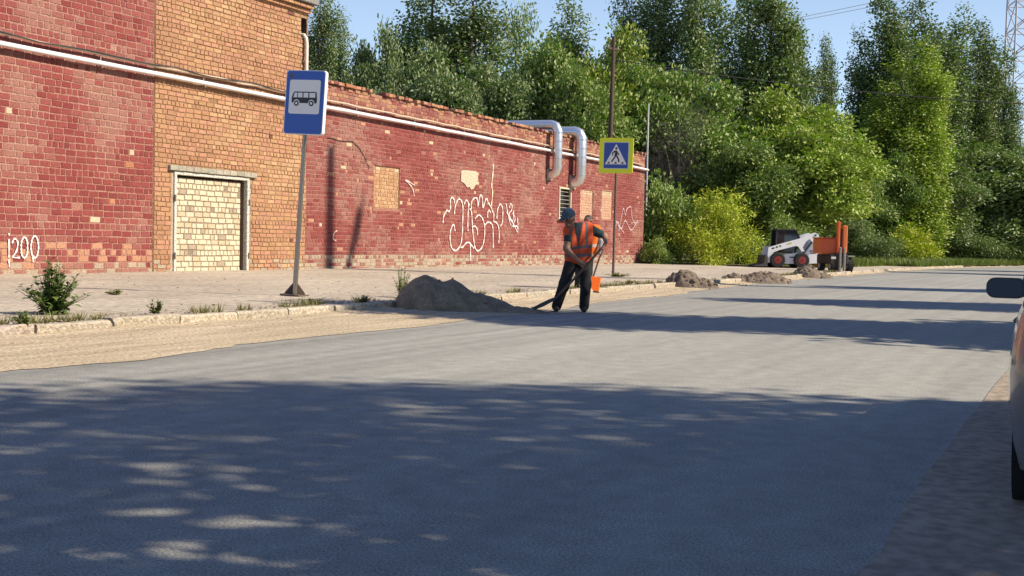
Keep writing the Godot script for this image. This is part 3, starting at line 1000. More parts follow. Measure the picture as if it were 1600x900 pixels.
func crown_mesh(kind: String, blobs: Array, count: int, size: float, sd: int, amt := 0.20) -> ArrayMesh:
	var rng := RandomNumberGenerator.new()
	rng.seed = sd
	var src := cluster(kind).surface_get_arrays(0)
	var sv: PackedVector3Array = src[Mesh.ARRAY_VERTEX]
	var sn: PackedVector3Array = src[Mesh.ARRAY_NORMAL]
	var sc: PackedColorArray = src[Mesh.ARRAY_COLOR]
	var tints := []
	for i in 24:
		var tc := vary(Color.WHITE, rng, amt)
		var pc := PackedColorArray()
		for c in sc: pc.append(Color(c.r * tc.r, c.g * tc.g, c.b * tc.b))
		tints.append(pc)
	var v := PackedVector3Array()
	var n := PackedVector3Array()
	var c := PackedColorArray()
	var vol := 0.0
	for b in blobs: vol += b[1].x * b[1].y
	for b in blobs:
		var nb := int(round(count * b[1].x * b[1].y / vol))
		var bt := rng.randi() % 24
		for k in nb:
			var p := Vector3(rng.randfn(), rng.randfn(), rng.randfn()).normalized() * pow(rng.randf(), 0.42)
			if rng.randf() < 0.08: p *= 1.25
			var s := size * rng.randf_range(0.6, 1.35)
			var bs := Basis(Vector3.UP, rng.randf() * TAU) * Basis(Vector3.RIGHT, rng.randfn() * 0.5)
			v.append_array(Transform3D(bs.scaled(Vector3(s, s, s)), b[0] + p * b[1]) * sv)
			n.append_array(Transform3D(bs, Vector3.ZERO) * sn)
			c.append_array(tints[bt] if rng.randf() < 0.5 else tints[rng.randi() % 24])
	var arr := []
	arr.resize(Mesh.ARRAY_MAX)
	arr[Mesh.ARRAY_VERTEX] = v
	arr[Mesh.ARRAY_NORMAL] = n
	arr[Mesh.ARRAY_COLOR] = c
	var me := ArrayMesh.new()
	me.add_surface_from_arrays(Mesh.PRIMITIVE_TRIANGLES, arr)
	me.surface_set_material(0, mats["leaf"] if kind != "twig" else mats["bark"])
	return me

func leaf_mat(col: Color) -> Material:
	var key := "leaf %.3f %.3f %.3f" % [col.r, col.g, col.b]
	if not mats.has(key):
		var m: StandardMaterial3D = mats["leaf"].duplicate()
		m.albedo_color = col.linear_to_srgb()
		mats[key] = m
	return mats[key]

func trunk_into(m: MB, h: float, r: float, blobs: Array, rng: RandomNumberGenerator, limbs: int, col: Color) -> void:
	var pts := []
	var rad := []
	var lean := Vector3(rng.randf_range(-0.04, 0.04), 0, rng.randf_range(-0.04, 0.04))
	for i in 8:
		var u := i / 7.0
		pts.append(Vector3(0, h * u - 0.1, 0) + lean * h * u + Vector3(rng.randfn(), 0, rng.randfn()) * 0.06 * u)
		rad.append(r * (1.25 if i == 0 else 1.0) * (1.0 - 0.86 * u) + 0.008)
	m.tube(pts, rad, 9, col)
	for i in mini(limbs, blobs.size()):
		var b: Array = blobs[rng.randi() % blobs.size()]
		var e: Vector3 = b[0]
		var u := clampf((e.y - 0.12 * h) / h * rng.randf_range(0.55, 0.8), 0.08, 0.9)
		var s: Vector3 = Vector3(0, h * u, 0) + lean * h * u
		var mid := s.lerp(e, 0.5) + Vector3(0, -0.05 * h * rng.randf(), 0)
		var r0 := r * (1.0 - 0.8 * u) * 0.5
		m.tube([s, mid, e], [r0, r0 * 0.6, 0.012], 6, col)

func column_blobs(h: float, r: float, rng: RandomNumberGenerator, low := 0.06) -> Array:
	var blobs := []
	var spires := [[0.0, 0.0, h]]
	for k in 3 + (2 if r > 2.2 else 0):
		var a := rng.randf() * TAU
		var q := rng.randf_range(0.35, 0.7) * r
		spires.append([cos(a) * q, sin(a) * q, h * rng.randf_range(0.72, 0.96)])
	for s in spires:
		var n := 16
		for i in n:
			var u := low + (1.0 - low) * (i + rng.randf_range(0.0, 0.8)) / n
			var w := r * 0.42 * clampf(1.25 - u * 0.75, 0.4, 1.0) * clampf(0.45 + u * 2.5, 0.5, 1.0) * rng.randf_range(0.7, 1.25)
			var sp := 1.0 - 0.35 * u
			blobs.append([Vector3(s[0] * sp + rng.randfn() * 0.18 * r, minf(s[2] * u, s[2] - 0.3), s[1] * sp + rng.randfn() * 0.18 * r), Vector3(w, h * 0.045 + w * 0.35, w)])
	return blobs

func broad_blobs(h: float, r: float, rng: RandomNumberGenerator, low: float, n: int) -> Array:
	var blobs := []
	for i in n:
		var p := Vector3(rng.randfn(), rng.randfn(), rng.randfn()).normalized() * rng.randf_range(0.4, 0.88)
		var w := r * rng.randf_range(0.22, 0.42)
		var cy := lerpf(low, h, 0.52)
		var hy := (h - low) * 0.5
		blobs.append([Vector3(p.x * r, clampf(cy + p.y * hy, low + 0.2, h - w * 0.6), p.z * r), Vector3(w, w * rng.randf_range(0.6, 0.9), w)])
	blobs.append([Vector3(0, h * 0.55, 0), Vector3(r * 0.6, h * 0.25, r * 0.6)])
	return blobs

func bush_blobs(h: float, r: float, rng: RandomNumberGenerator) -> Array:
	var blobs := []
	for i in 30:
		var a := rng.randf() * TAU
		var q := r * rng.randf_range(0.05, 1.08)
		var y := h * rng.randf_range(0.1, 0.97) * sqrt(maxf(0.08, 1.0 - 0.88 * q * q / (r * r)))
		var w := r * rng.randf_range(0.13, 0.30)
		blobs.append([Vector3(cos(a) * q, maxf(0.25, y), sin(a) * q), Vector3(w * 1.2, w * 0.7, w * 1.2)])
	blobs.append([Vector3(0, h * 0.35, 0), Vector3(r * 0.55, h * 0.3, r * 0.55)])
	return blobs

var kinds := {}

# one tree shape of each kind, built once and shared; [trunk, crown, height, radius]
func tree_kind(style: String, no: int) -> Array:
	var key := "%s%d" % [style, no]
	if kinds.has(key): return kinds[key]
	var rng := RandomNumberGenerator.new()
	rng.seed = key.hash() % 90000 + 7
	var m := MB.new()
	var bark := c3(.16, .13, .10)
	var h := 12.0
	var r := 3.2
	var me: ArrayMesh
	if style == "p":
		h = 20.0
		r = 2.4
		var b := column_blobs(h, r, rng)
		trunk_into(m, h * 0.86, 0.30, b, rng, 18, bark)
		me = crown_mesh("poplar", b, 2200, 1.0, rng.randi())
	elif style == "u":
		h = 4.0
		r = 1.7
		var b := bush_blobs(h, r, rng)
		trunk_into(m, h * 0.7, 0.06, b, rng, 14, bark)
		me = crown_mesh("feather" if no == 0 else "broad", b, 620, 0.72, rng.randi())
	elif style == "d":
		var b := broad_blobs(h, r, rng, h * 0.2, 30)
		trunk_into(m, h * 0.92, 0.2, b, rng, 34, c3(.22, .19, .15))
		me = crown_mesh("twig", b, 420, 1.0, rng.randi())
	elif style == "s":
		var b := broad_blobs(h, r, rng, h * 0.35, 22)
		trunk_into(m, h * 0.95, 0.2, b, rng, 30, bark)
		me = crown_mesh("broad", b, 700, 0.8, rng.randi())
	elif style == "b":
		var b := broad_blobs(h, r, rng, h * 0.08, 34)
		trunk_into(m, h * 0.85, 0.24, b, rng, 22, bark)
		me = crown_mesh("broad", b, 2500, 0.92, rng.randi())
	else:                                     # roadside trees: "spread" and "cone"
		h = 12.0
		r = 5.0 if style == "spread" else 3.1
		var bl := []
		for k in 60:
			var u := pow(rng.randf(), 0.85)
			var y := lerpf(h * 0.25, h * 0.97, u)
			var rr := r * sqrt(maxf(0.05, 1.0 - pow(u, 2.6))) if style == "spread" else r * (1.0 - 0.86 * u) * (0.75 + 0.25 * smoothstep(0.0, 0.15, u))
			var a := rng.randf() * TAU
			var q := sqrt(rng.randf()) * rr * 0.88
			var w := r * (0.22 if style == "spread" else 0.22) * (1.0 - 0.45 * u)
			bl.append([Vector3(cos(a) * q, y, sin(a) * q), Vector3(w, w * 0.7, w)])
		trunk_into(m, h * 0.9, 0.2, bl, rng, 22, bark)
		me = crown_mesh("broad", bl, 1250 if style == "spread" else 1900, 0.85, rng.randi())
	kinds[key] = [m.mesh(mats["bark"]), me, h, r]
	return kinds[key]

func plant_tree(called: String, label: String, cat: String, at: Vector3, h: float, r: float, style: String, no: int, col: Color, turn: float, group: String) -> void:
	var k := tree_kind(style, no)
	var t := thing(called, label, cat, at, turn, group)
	var sc := Vector3(r / k[3], h / k[2], r / k[3])
	var a := inst("trunk", k[0], t)
	a.scale = sc
	var b := inst("crown", k[1], t)
	b.scale = sc
	if style != "d": b.set_surface_override_material(0, leaf_mat(col))

const TREES := [
	[-42.0, -57.3, 17.9, 1.21, "p", 0],
	[-43.2, -61.2, 15.5, 1.23, "p", 1],
	[-40.2, -60.4, 14.9, 1.90, "b", 1],
	[-39.5, -65.2, 19.9, 2.53, "p", 0],
	[-35.7, -64.9, 19.1, 2.57, "p", 0],
	[-34.2, -59.0, 13.0, 2.83, "b", 0],
	[-35.5, -56.1, 11.4, 2.20, "b", 0],
	[-32.2, -62.2, 12.3, 2.72, "b", 0],
	[-37.6, -75.1, 18.2, 2.57, "s", 1],
	[-30.1, -65.5, 14.5, 3.40, "b", 2],
	[-27.3, -69.1, 15.6, 3.49, "b", 3],
	[-27.0, -63.7, 12.1, 2.68, "b", 2],
	[-33.7, -86.1, 23.2, 1.53, "p", 0],
	[-30.7, -87.6, 24.3, 2.43, "p", 0],
	[-27.4, -87.0, 24.3, 2.25, "p", 0],
	[-26.0, -92.1, 23.4, 2.09, "p", 1],
	[-23.2, -91.3, 25.5, 2.56, "p", 0],
	[-22.0, -96.4, 20.7, 2.13, "p", 0],
	[-20.6, -99.3, 19.0, 1.36, "p", 0],
	[-24.7, -68.2, 13.4, 3.00, "b", 2],
	[-20.8, -67.9, 11.4, 3.69, "b", 2],
	[-21.0, -63.3, 9.7, 2.02, "d", 4],
	[-17.4, -71.8, 11.0, 3.80, "b", 3],
	[-14.6, -68.8, 8.6, 3.21, "b", 3],
	[-17.8, -64.9, 7.7, 2.75, "b", 2],
	[-20.0, -58.2, 4.9, 1.61, "u", 2],
	[-17.0, -57.5, 4.5, 1.72, "u", 5],
	[-19.5, -55.1, 1.5, 0.64, "u", 2],
	[-19.0, -106.9, 20.9, 2.17, "p", 0],
	[-16.1, -106.1, 25.0, 2.69, "p", 0],
	[-14.6, -111.3, 24.5, 2.65, "p", 0],
	[-14.6, -97.4, 17.0, 2.70, "p", 3],
	[-12.6, -99.0, 18.4, 2.60, "p", 3],
	[-12.4, -114.6, 23.8, 2.70, "p", 0],
	[-10.2, -118.0, 23.0, 2.75, "p", 0],
	[-8.3, -121.2, 21.6, 2.18, "p", 0],
	[-14.9, -95.5, 9.3, 2.81, "b", 2],
	[-12.3, -103.5, 8.9, 4.08, "b", 1],
	[-8.4, -112.2, 10.7, 5.49, "b", 1],
	[-4.9, -118.4, 10.8, 4.80, "b", 1],
	[-3.2, -114.8, 12.5, 3.47, "b", 1],
	[-12.4, -92.2, 3.1, 1.71, "u", 5],
	[-10.5, -106.6, 4.6, 3.33, "u", 1],
	[-6.8, -112.9, 4.3, 3.76, "u", 0],
	[-14.6, -63.2, 3.1, 1.57, "u", 2],
	[-16.1, -60.2, 1.6, 0.85, "u", 0],
	[-14.8, -82.1, 3.8, 2.44, "u", 0],
	[-16.4, -85.8, 7.6, 2.57, "b", 2],
	[-38.8, -86.9, 21.7, 2.38, "p", 1],
]

const TREE_LABELS := [
	"poplar peeping out at the corner of the tan brick bay",
	"slim poplar just right of the tan brick bay",
	"small leafy tree against open sky left of the tall dark poplars",
	"tall dark poplar over the near end of the low wall, left of two",
	"tall dark poplar over the near end of the low wall, right of two",
	"dark broad tree below the two tall dark poplars",
	"dark broad tree closest to the bus stop sign",
	"dark broad tree right below the second tall dark poplar",
	"loose twiggy tree with sky showing through its top",
	"mid green broad tree above the middle of the low wall",
	"yellow-green broad tree behind the brown utility pole",
	"mid green lower tree to the left of the utility pole",
	"slim poplar rising behind the utility pole",
	"tall poplar left of the middle poplar row",
	"second tall poplar in the middle poplar row",
	"third tall poplar in the middle poplar row",
	"tallest poplar in the middle poplar row",
	"poplar near the right end of the middle poplar row",
	"small poplar at the right end of the middle poplar row",
	"broad tree beside the thin grey metal pole",
	"wide mid green tree over the end of the brick wall",
	"greyish dry tree with bare twigs behind the wall end",
	"wide yellow-green tree above the white loader",
	"yellow-green tree leaning over the orange machine",
	"low broad tree behind the white loader",
	"feathery bush beside the end of the brick wall",
	"bright yellow-green bush between the wall end and the loader",
	"low bush touching the foot of the brick wall end",
	"leftmost poplar of the right-hand poplar group",
	"second poplar of the right-hand poplar group",
	"third poplar of the right-hand poplar group",
	"light green poplar in front of the right-hand group, left of two",
	"light green poplar in front of the right-hand group, right of two",
	"fourth poplar of the right-hand poplar group",
	"fifth poplar of the right-hand poplar group",
	"last poplar of the right-hand group beside the lattice mast",
	"broad tree at the foot of the light green poplars",
	"shaded broad tree right of the light green poplars",
	"wide shaded tree below the lattice mast",
	"broad tree at the right edge below the mast",
	"broad tree behind the one at the right edge",
	"small bright bush on the grass by the far road",
	"dark bush right of the small bright bush",
	"dark bush at the far road bend",
	"bush directly behind the white loader",
	"small dark bush at the front of the white loader",
	"dark bush behind the orange machine",
	"tree behind the orange machine",
	"faint poplar behind the mid green tree above the low wall",
]

func trees() -> void:
	for i in TREES.size():
		var s: Array = TREES[i]
		var st: String = s[4]
		var nm: String = {"p": "poplar_tree", "b": "broadleaf_tree", "u": "bush", "d": "bare_tree", "s": "broadleaf_tree"}[st]
		var rg := RandomNumberGenerator.new()
		rg.seed = 300 + i
		var gcol := vary(c3(GREENS[s[5]][0], GREENS[s[5]][1], GREENS[s[5]][2]), rg, 0.12)
		plant_tree(nm, TREE_LABELS[i], "bush" if st == "u" else "tree", Vector3(s[0], 0.1, s[1]), s[2], s[3] * (1.18 if st == "p" else 1.1), st, i % {"p": 4, "b": 5, "u": 2, "d": 1, "s": 1}[st], gcol, rg.randf() * TAU, "bushes at the foot of the trees" if st == "u" else "trees beyond the brick wall and road")
	# thicket far behind, so that the wood closes
	var th := Node3D.new()
	th.name = "thicket"
	add_child(th)
	th.set_meta("kind", "stuff")
	th.set_meta("label", "dark thicket closing the wood behind all the trees")
	th.set_meta("category", "thicket")
	var rng := RandomNumberGenerator.new()
	rng.seed = 909
	var b := []
	for i in 110:
		var u := i / 109.0
		var p := Vector3(-62, 0, -82).lerp(Vector3(-8, 0, -132), u) + Vector3(rng.randfn(), 0, rng.randfn()) * 1.5
		b.append([p + Vector3(0, rng.randf_range(0.8, 5.5) , 0), Vector3(2.6, 2.2, 2.6)])
	for i in 40:
		var u := i / 39.0
		var p := Vector3(-14, 0, -128).lerp(Vector3(40, 0, -175), u) + Vector3(rng.randfn(), 0, rng.randfn()) * 2.0
		b.append([p + Vector3(0, rng.randf_range(1.0, 7.0), 0), Vector3(3.6, 3.2, 3.6)])
	var tm := crown_mesh("broad", b, 9000, 1.6, 910)
	var to := inst("foliage", tm, th)
	to.set_surface_override_material(0, leaf_mat(c3(.07, .10, .03)))
	# trees along the right side of the road, out of the picture, that lay the long shadows over it
	var right := [
		[6.2, 4.6, 12.5, 5.0, "broad spreading roadside tree shading the near asphalt", 1.5],
		[10.0, 8.9, 13.0, 3.0, "slender roadside tree behind the nearest spreading one", 1.2],
		[7.5, -2.5, 12.0, 4.2, "broad roadside tree beside the nearest spreading one", 1.2],
		[4.6, 17.6, 12.3, 3.2, "pointed roadside tree whose shadow falls over the worker", 1.2],
		[4.8, 25.4, 9.2, 3.0, "shorter roadside tree behind the pointed one", 1.1],
		[5.2, 35.8, 10.0, 2.5, "roadside tree standing before the tall bare poplar", 1.0],
		[5.5, 64.0, 12.0, 3.4, "roadside tree at the start of the far bend", 1.0],
		[6.5, 76.0, 12.0, 4.0, "roadside tree farthest along the right side", 1.0]]
	for i in right.size():
		var s: Array = right[i]
		plant_tree("roadside_tree", s[4], "tree", Vector3(s[0], 0.0, -s[1]), s[2], s[3], "spread" if i < 3 else "cone", i % 2, c3(.09, .13, .035), 1.1 * i, "trees along the right side of the road")
	# a tall dead poplar, out of the picture on the right, whose shadow stands on the wall
	var dp := thing("dead_poplar", "tall bare dead poplar on the right side of the road", "tree", Vector3(3.5, 0.0, -34.3))
	var m := MB.new()
	m.tube([Vector3(0, -0.1, 0), Vector3(0.05, 10, 0.05), Vector3(0, 19, 0), Vector3(0.0, 23.6, 0.0)], [0.40, 0.33, 0.26, 0.19], 10, c3(.3, .27, .23))
	part("trunk", m, mats["bark"], dp)
	m = MB.new()
	m.tube([Vector3(0, 17.2, 0), Vector3(0.0, 19.4, -0.8), Vector3(0, 21.8, -1.5)], [0.15, 0.14, 0.13], 8, c3(.3, .27, .23))
	part("branch", m, mats["bark"], dp)
	m = MB.new()
	m.tube([Vector3(0, 20.1, -1.0), Vector3(0.0, 21.0, -1.5), Vector3(0, 22.3, -1.75)], [0.06, 0.08, 0.06], 8, c3(.3, .27, .23))
	part("branch", m, mats["bark"], dp)
	# grass tufts on the verge by the far bend
	var mm := MultiMesh.new()
	mm.transform_format = MultiMesh.TRANSFORM_3D
	mm.use_colors = true
	var gm := MB.new()
	rng.seed = 31
	for k in 14:
		var a := rng.randf() * TAU
		var p := Vector3(cos(a), 0, sin(a)) * rng.randf() * 0.16
		var tip := p + Vector3(cos(a) * 0.14, rng.randf_range(0.2, 0.42), sin(a) * 0.14)
		var sd := Vector3(-sin(a), 0, cos(a)) * 0.014
		gm.tri(p - sd, p + sd, tip)
	mm.mesh = gm.mesh(mats["leaf"])
	mm.instance_count = 5200
	for k in 5200:
		var t := rng.randf_range(60.0, 118.0)
		var edge := -9.35 + bend(t) - (2.4 if t < 75.0 else 0.0)
		var x := edge - absf(rng.randfn()) * 2.6
		var s := rng.randf_range(0.7, 1.5)
		mm.set_instance_transform(k, Transform3D(Basis(Vector3.UP, rng.randf() * TAU).scaled(Vector3(s, s, s)), Vector3(x, 0.12, -t)))
		mm.set_instance_color(k, vary(c3(.16, .20, .035), rng, 0.3))
	var go := MultiMeshInstance3D.new()
	go.name = "grass"
	go.multimesh = mm
	add_child(go)
	var mk := MultiMesh.new()
	mk.transform_format = MultiMesh.TRANSFORM_3D
	mk.use_colors = true
	mk.mesh = mm.mesh
	mk.instance_count = 420
	var fk := fnoise(888, 0.9)
	for k in 420:
		var t := 6.0 + 44.0 * pow(rng.randf(), 1.3)
		while fk.get_noise_1d(t) < -0.05: t = 6.0 + 44.0 * pow(rng.randf(), 1.3)
		var s := rng.randf_range(0.12, 0.36)
		mk.set_instance_transform(k, Transform3D(Basis(Vector3.UP, rng.randf() * TAU).scaled(Vector3(s * 1.6, s, s * 1.6)), Vector3(-9.40 - absf(rng.randfn()) * 0.10, 0.115, -t)))
		mk.set_instance_color(k, vary(c3(.22, .19, .07), rng, 0.35))
	var gk := MultiMeshInstance3D.new()
	gk.name = "dry_grass"
	gk.multimesh = mk
	add_child(gk)
	gk.set_meta("kind", "stuff")
	gk.set_meta("label", "dry yellowish grass growing in the joint behind the kerb")
	gk.set_meta("category", "grass")
	go.set_meta("kind", "stuff")
	go.set_meta("label", "bright green grass along the far edge of the road")
	go.set_meta("category", "grass")

# ---------------------------------------------------------------- poles, wires, mast
const PL := [[Vector3(-65.70, 34.24, -181.16), Vector3(-4.79, 50.06, -212.30)], [Vector3(-65.69, 33.95, -181.16), Vector3(-4.76, 49.11, -212.28)]]
func poles_and_wires() -> void:
	var p := thing("utility_pole", "brown wooden utility pole rising behind the low brick wall", "pole", Vector3(-24.7, 0, -61.4))
	var m := MB.new()
	m.tube([Vector3(0, -0.1, 0), Vector3(0.05, 6, 0), Vector3(0.12, 12.9, 0)], [0.16, 0.14, 0.10], 10, c3(.15, .10, .075))
	part("shaft", m, mats["bark"], p)
	m = MB.new()
	m.box(Vector3(0.1, 12.2, 0), Vector3(1.1, 0.1, 0.1), c3(.15, .1, .075), 0.01, Basis(Vector3.UP, 1.2))
	part("crossarm", m, mats["bark"], p)
	for s in [-0.4, 0.4]:
		m = MB.new()
		m.tube([Vector3(0.1, 12.24, 0) + Basis(Vector3.UP, 1.2) * Vector3(s, 0, 0), Vector3(0.1, 12.42, 0) + Basis(Vector3.UP, 1.2) * Vector3(s, 0, 0)], [0.035, 0.02], 8, c3(.4, .4, .38))
		part("insulator", m, mats["gloss"], p)
	var q := thing("metal_pole", "thin grey metal pole at the end of the brick wall", "pole", Vector3(-22.1, 0, -60.6))
	m = MB.new()
	m.tube([Vector3(0, -0.1, 0), Vector3(0, 8.9, 0)], [0.07, 0.05], 8, c3(.5, .5, .48))
	part("shaft", m, mats["plain"], q)
	m = MB.new()
	m.tube([Vector3(0, 8.9, 0), Vector3(0, 8.95, 0)], [0.055, 0.03], 8, c3(.35, .35, .34))
	part("cap", m, mats["plain"], q)
	var a := sag(Vector3(-24.6, 11.6, -61.4), Vector3(2.0, 9.6, -76.0), 0.5, 24)
	m = MB.new()
	m.tube(a, same(a.size(), 0.028), 5, c3(.03, .03, .03))
	single("overhead_wire", m, mats["rubber"], "dark overhead wire crossing in front of the tall poplars", "wire")
	for k in 2:
		a = sag(PL[k][0], PL[k][1], 0.6, 20)
		m = MB.new()
		m.tube(a, same(a.size(), 0.045), 5, c3(.25, .26, .28))
		single("power_line", m, mats["rubber"], ["upper power line strung high in the sky at right", "lower power line strung high in the sky at right"][k], "power line", "power lines to the lattice mast")
	# lattice mast
	var t := thing("lattice_mast", "tall steel lattice mast behind the poplars at right", "mast", Vector3(-9.9, 0, -196.4), 0.35)
	var w := 2.7
	var red := c3(.42, .30, .29)
	var wht := c3(.52, .50, .50)
	for sx in [-1, 1]:
		for sz in [-1, 1]:
			m = MB.new()
			m.tube([Vector3(sx * w, 0, sz * w), Vector3(sx * w * 0.82, 60, sz * w * 0.82)], [0.16, 0.13], 6, wht)
			part("leg", m, mats["plain"], t)
	var y := 2.0
	var i := 0
	while y < 57.0:
		var ww := w * (1.0 - 0.18 * y / 60.0)
		var h := 4.2
		for f in 4:
			var b := Basis(Vector3.UP, f * PI / 2.0)
			m = MB.new()
			m.tube([b * Vector3(-ww, y, ww), b * Vector3(ww, y + h, ww)], same(2, 0.07), 4, red if i % 3 else wht)
			part("brace", m, mats["plain"], t)
			m = MB.new()
			m.tube([b * Vector3(ww, y, ww), b * Vector3(-ww, y + h, ww)], same(2, 0.07), 4, red if i % 3 else wht)
			part("brace", m, mats["plain"], t)
			m = MB.new()
			m.tube([b * Vector3(-ww, y, ww), b * Vector3(ww, y, ww)], same(2, 0.07), 4, wht)
			part("brace", m, mats["plain"], t)
		y += h
		i += 1
	m = MB.new()
	m.tube([Vector3(0.3, 0, 0), Vector3(0.3, 60, 0)], same(2, 0.12), 6, wht)
	part("cable_run", m, mats["plain"], t)

# ---------------------------------------------------------------- signs
func rounded(w: float, h: float, r: float, cx := 0.0, cy := 0.0) -> PackedVector2Array:
	var p := PackedVector2Array()
	for k in 4:
		var c := Vector2((w * 0.5 - r) * (1 if k == 0 or k == 3 else -1), (h * 0.5 - r) * (1 if k < 2 else -1))
		for i in 6:
			var a := PI / 2.0 * k + PI / 2.0 * i / 5.0
			p.append(Vector2(cx, cy) + c + Vector2(cos(a), sin(a)) * r)
	return p

func disc(cx: float, cy: float, r: float, n := 20) -> PackedVector2Array:
	var p := PackedVector2Array()
	for i in n: p.append(Vector2(cx + cos(TAU * i / n) * r, cy + sin(TAU * i / n) * r))
	return p

func poly(a: Array) -> PackedVector2Array:
	var p := PackedVector2Array()
	for i in range(0, a.size(), 2): p.append(Vector2(a[i], a[i + 1]))
	return p

func plate(called: String, p: PackedVector2Array, z0: float, z1: float, col: Color, parent: Node3D, m := "gloss") -> MeshInstance3D:
	var b := MB.new()
	b.prism(p, z0, z1, col)
	return part(called, b, mats[m], parent)

func bus_sign() -> void:
	var t := thing("bus_stop_sign", "blue bus stop sign on a leaning thin steel pole", "sign", Vector3(-11.19, 0.13, -14.71))
	t.basis = Basis(Basis(Vector3.UP, deg_to_rad(26.57)) * Vector3.BACK, deg_to_rad(-2.9)) * Basis(Vector3.UP, deg_to_rad(6.0))
	var m := MB.new()
	m.tube([Vector3(0, 0, 0), Vector3(0, 1.6, 0), Vector3(0, 3.45, 0)], [0.040, 0.036, 0.034], 12, c3(.30, .26, .22))
	part("pole", m, mats["galvanised"], t)
	m = MB.new()
	m.box(Vector3(0, 0.012, 0), Vector3(0.34, 0.022, 0.34), c3(.10, .07, .055), 0.006)
	part("base_plate", m, mats["plain"], t)
	for k in 4:
		m = MB.new()
		m.prism(poly([0.036, 0.02, 0.16, 0.02, 0.16, 0.045, 0.036, 0.20]), -0.006, 0.006, c3(.11, .075, .055), Transform3D(Basis(Vector3.UP, PI / 2.0 * k + 0.5), Vector3.ZERO))
		part("gusset", m, mats["plain"], t)
	var s := Node3D.new()
	s.name = "panel"
	t.add_child(s)
	s.position = Vector3(0, 3.03, 0.05)
	var H := 1.0
	var W := 0.70
	plate("case", rounded(W, H, 0.05), -0.05, 0.028, c3(.74, .74, .72), s)
	plate("blue_field", rounded(W - 0.025, H - 0.025, 0.045), 0.028, 0.033, c3(.03, .10, .43), s)
	plate("white_field", rounded(0.55, 0.53, 0.035, 0.0, 0.085), 0.033, 0.037, c3(.78, .77, .76), s)
	var bl := c3(.012, .012, .016)
	plate("bus_body", poly([-0.225, 0.0, -0.225, 0.075, -0.205, 0.135, -0.185, 0.165, 0.195, 0.165, 0.215, 0.15, 0.225, 0.06, 0.225, 0.0, 0.21, -0.015, -0.21, -0.01]), 0.037, 0.040, bl, s)
	for x in [[-0.195, -0.13, 0.02], [-0.115, -0.035, 0.0], [-0.015, 0.07, 0.0], [0.09, 0.195, 0.0]]:
		plate("bus_window", poly([x[0], 0.075, x[1], 0.075, x[1], 0.148, x[0] + x[2], 0.148]), 0.040, 0.043, c3(.78, .77, .76), s)
	for x in [-0.135, 0.13]:
		plate("wheel_gap", disc(x, -0.012, 0.056), 0.040, 0.042, c3(.78, .77, .76), s)
		plate("bus_wheel", disc(x, -0.015, 0.043), 0.042, 0.045, bl, s)
		plate("wheel_hub", disc(x, -0.015, 0.021), 0.045, 0.047, c3(.78, .77, .76), s)
	plate("stain", disc(-0.255, 0.415, 0.04, 14), 0.033, 0.0345, c3(.10, .085, .09), s)

func crossing_sign() -> void:
	var t := thing("pedestrian_crossing_sign", "pedestrian crossing sign with yellow-green border on thin brown pole", "sign", Vector3(-12.36, 0.13, -31.27), deg_to_rad(8.0))
	var m := MB.new()
	m.tube([Vector3(0, -0.05, 0), Vector3(0.02, 3.9, 0)], [0.038, 0.036], 10, c3(.13, .085, .07))
	part("pole", m, mats["plain"], t)
	for y in [3.2, 3.75]:
		m = MB.new()
		m.box(Vector3(0.02, y, 0.035), Vector3(0.3, 0.05, 0.02), c3(.3, .3, .3))
		part("clamp", m, mats["plain"], t)
	var s := Node3D.new()
	s.name = "panel"
	t.add_child(s)
	s.position = Vector3(0.02, 3.50, 0.07)
	s.rotation.z = deg_to_rad(-0.8)
	plate("border", rounded(1.0, 1.02, 0.05), -0.025, 0.012, c3(.74, .84, .02), s)
	plate("white_line", rounded(0.745, 0.77, 0.03), 0.012, 0.016, c3(.60, .62, .62), s)
	plate("blue_field", rounded(0.71, 0.735, 0.025), 0.016, 0.020, c3(.025, .075, .36), s)
	plate("triangle", poly([-0.32, -0.255, 0.32, -0.255, 0.0, 0.335]), 0.020, 0.024, c3(.80, .80, .80), s)
	var bl := c3(.012, .012, .016)
	plate("head", disc(0.005, 0.205, 0.034, 14), 0.024, 0.027, bl, s)
	plate("torso", poly([-0.055, 0.135, 0.03, 0.15, 0.045, 0.10, 0.035, 0.0, 0.0, -0.03, -0.045, -0.005, -0.03, 0.075]), 0.024, 0.027, bl, s)
	plate("arm", poly([-0.055, 0.135, -0.03, 0.095, -0.075, 0.07, -0.085, 0.0, -0.115, 0.0, -0.11, 0.09]), 0.0241, 0.0271, bl, s)
	plate("arm", poly([0.04, 0.10, 0.105, 0.035, 0.09, 0.005, 0.035, 0.05]), 0.0242, 0.0272, bl, s)
	plate("leg", poly([-0.03, 0.0, 0.01, -0.02, -0.105, -0.19, -0.145, -0.19]), 0.0243, 0.0273, bl, s)
	plate("leg", poly([-0.005, -0.01, 0.04, 0.0, 0.095, -0.095, 0.115, -0.19, 0.07, -0.19, 0.055, -0.11]), 0.0244, 0.0274, bl, s)
	for x in [-0.215, -0.01, 0.195]:
		plate("stripe", poly([x - 0.04, -0.235, x + 0.04, -0.235, x + 0.03, -0.185, x, -0.185]), 0.024, 0.027, bl, s)

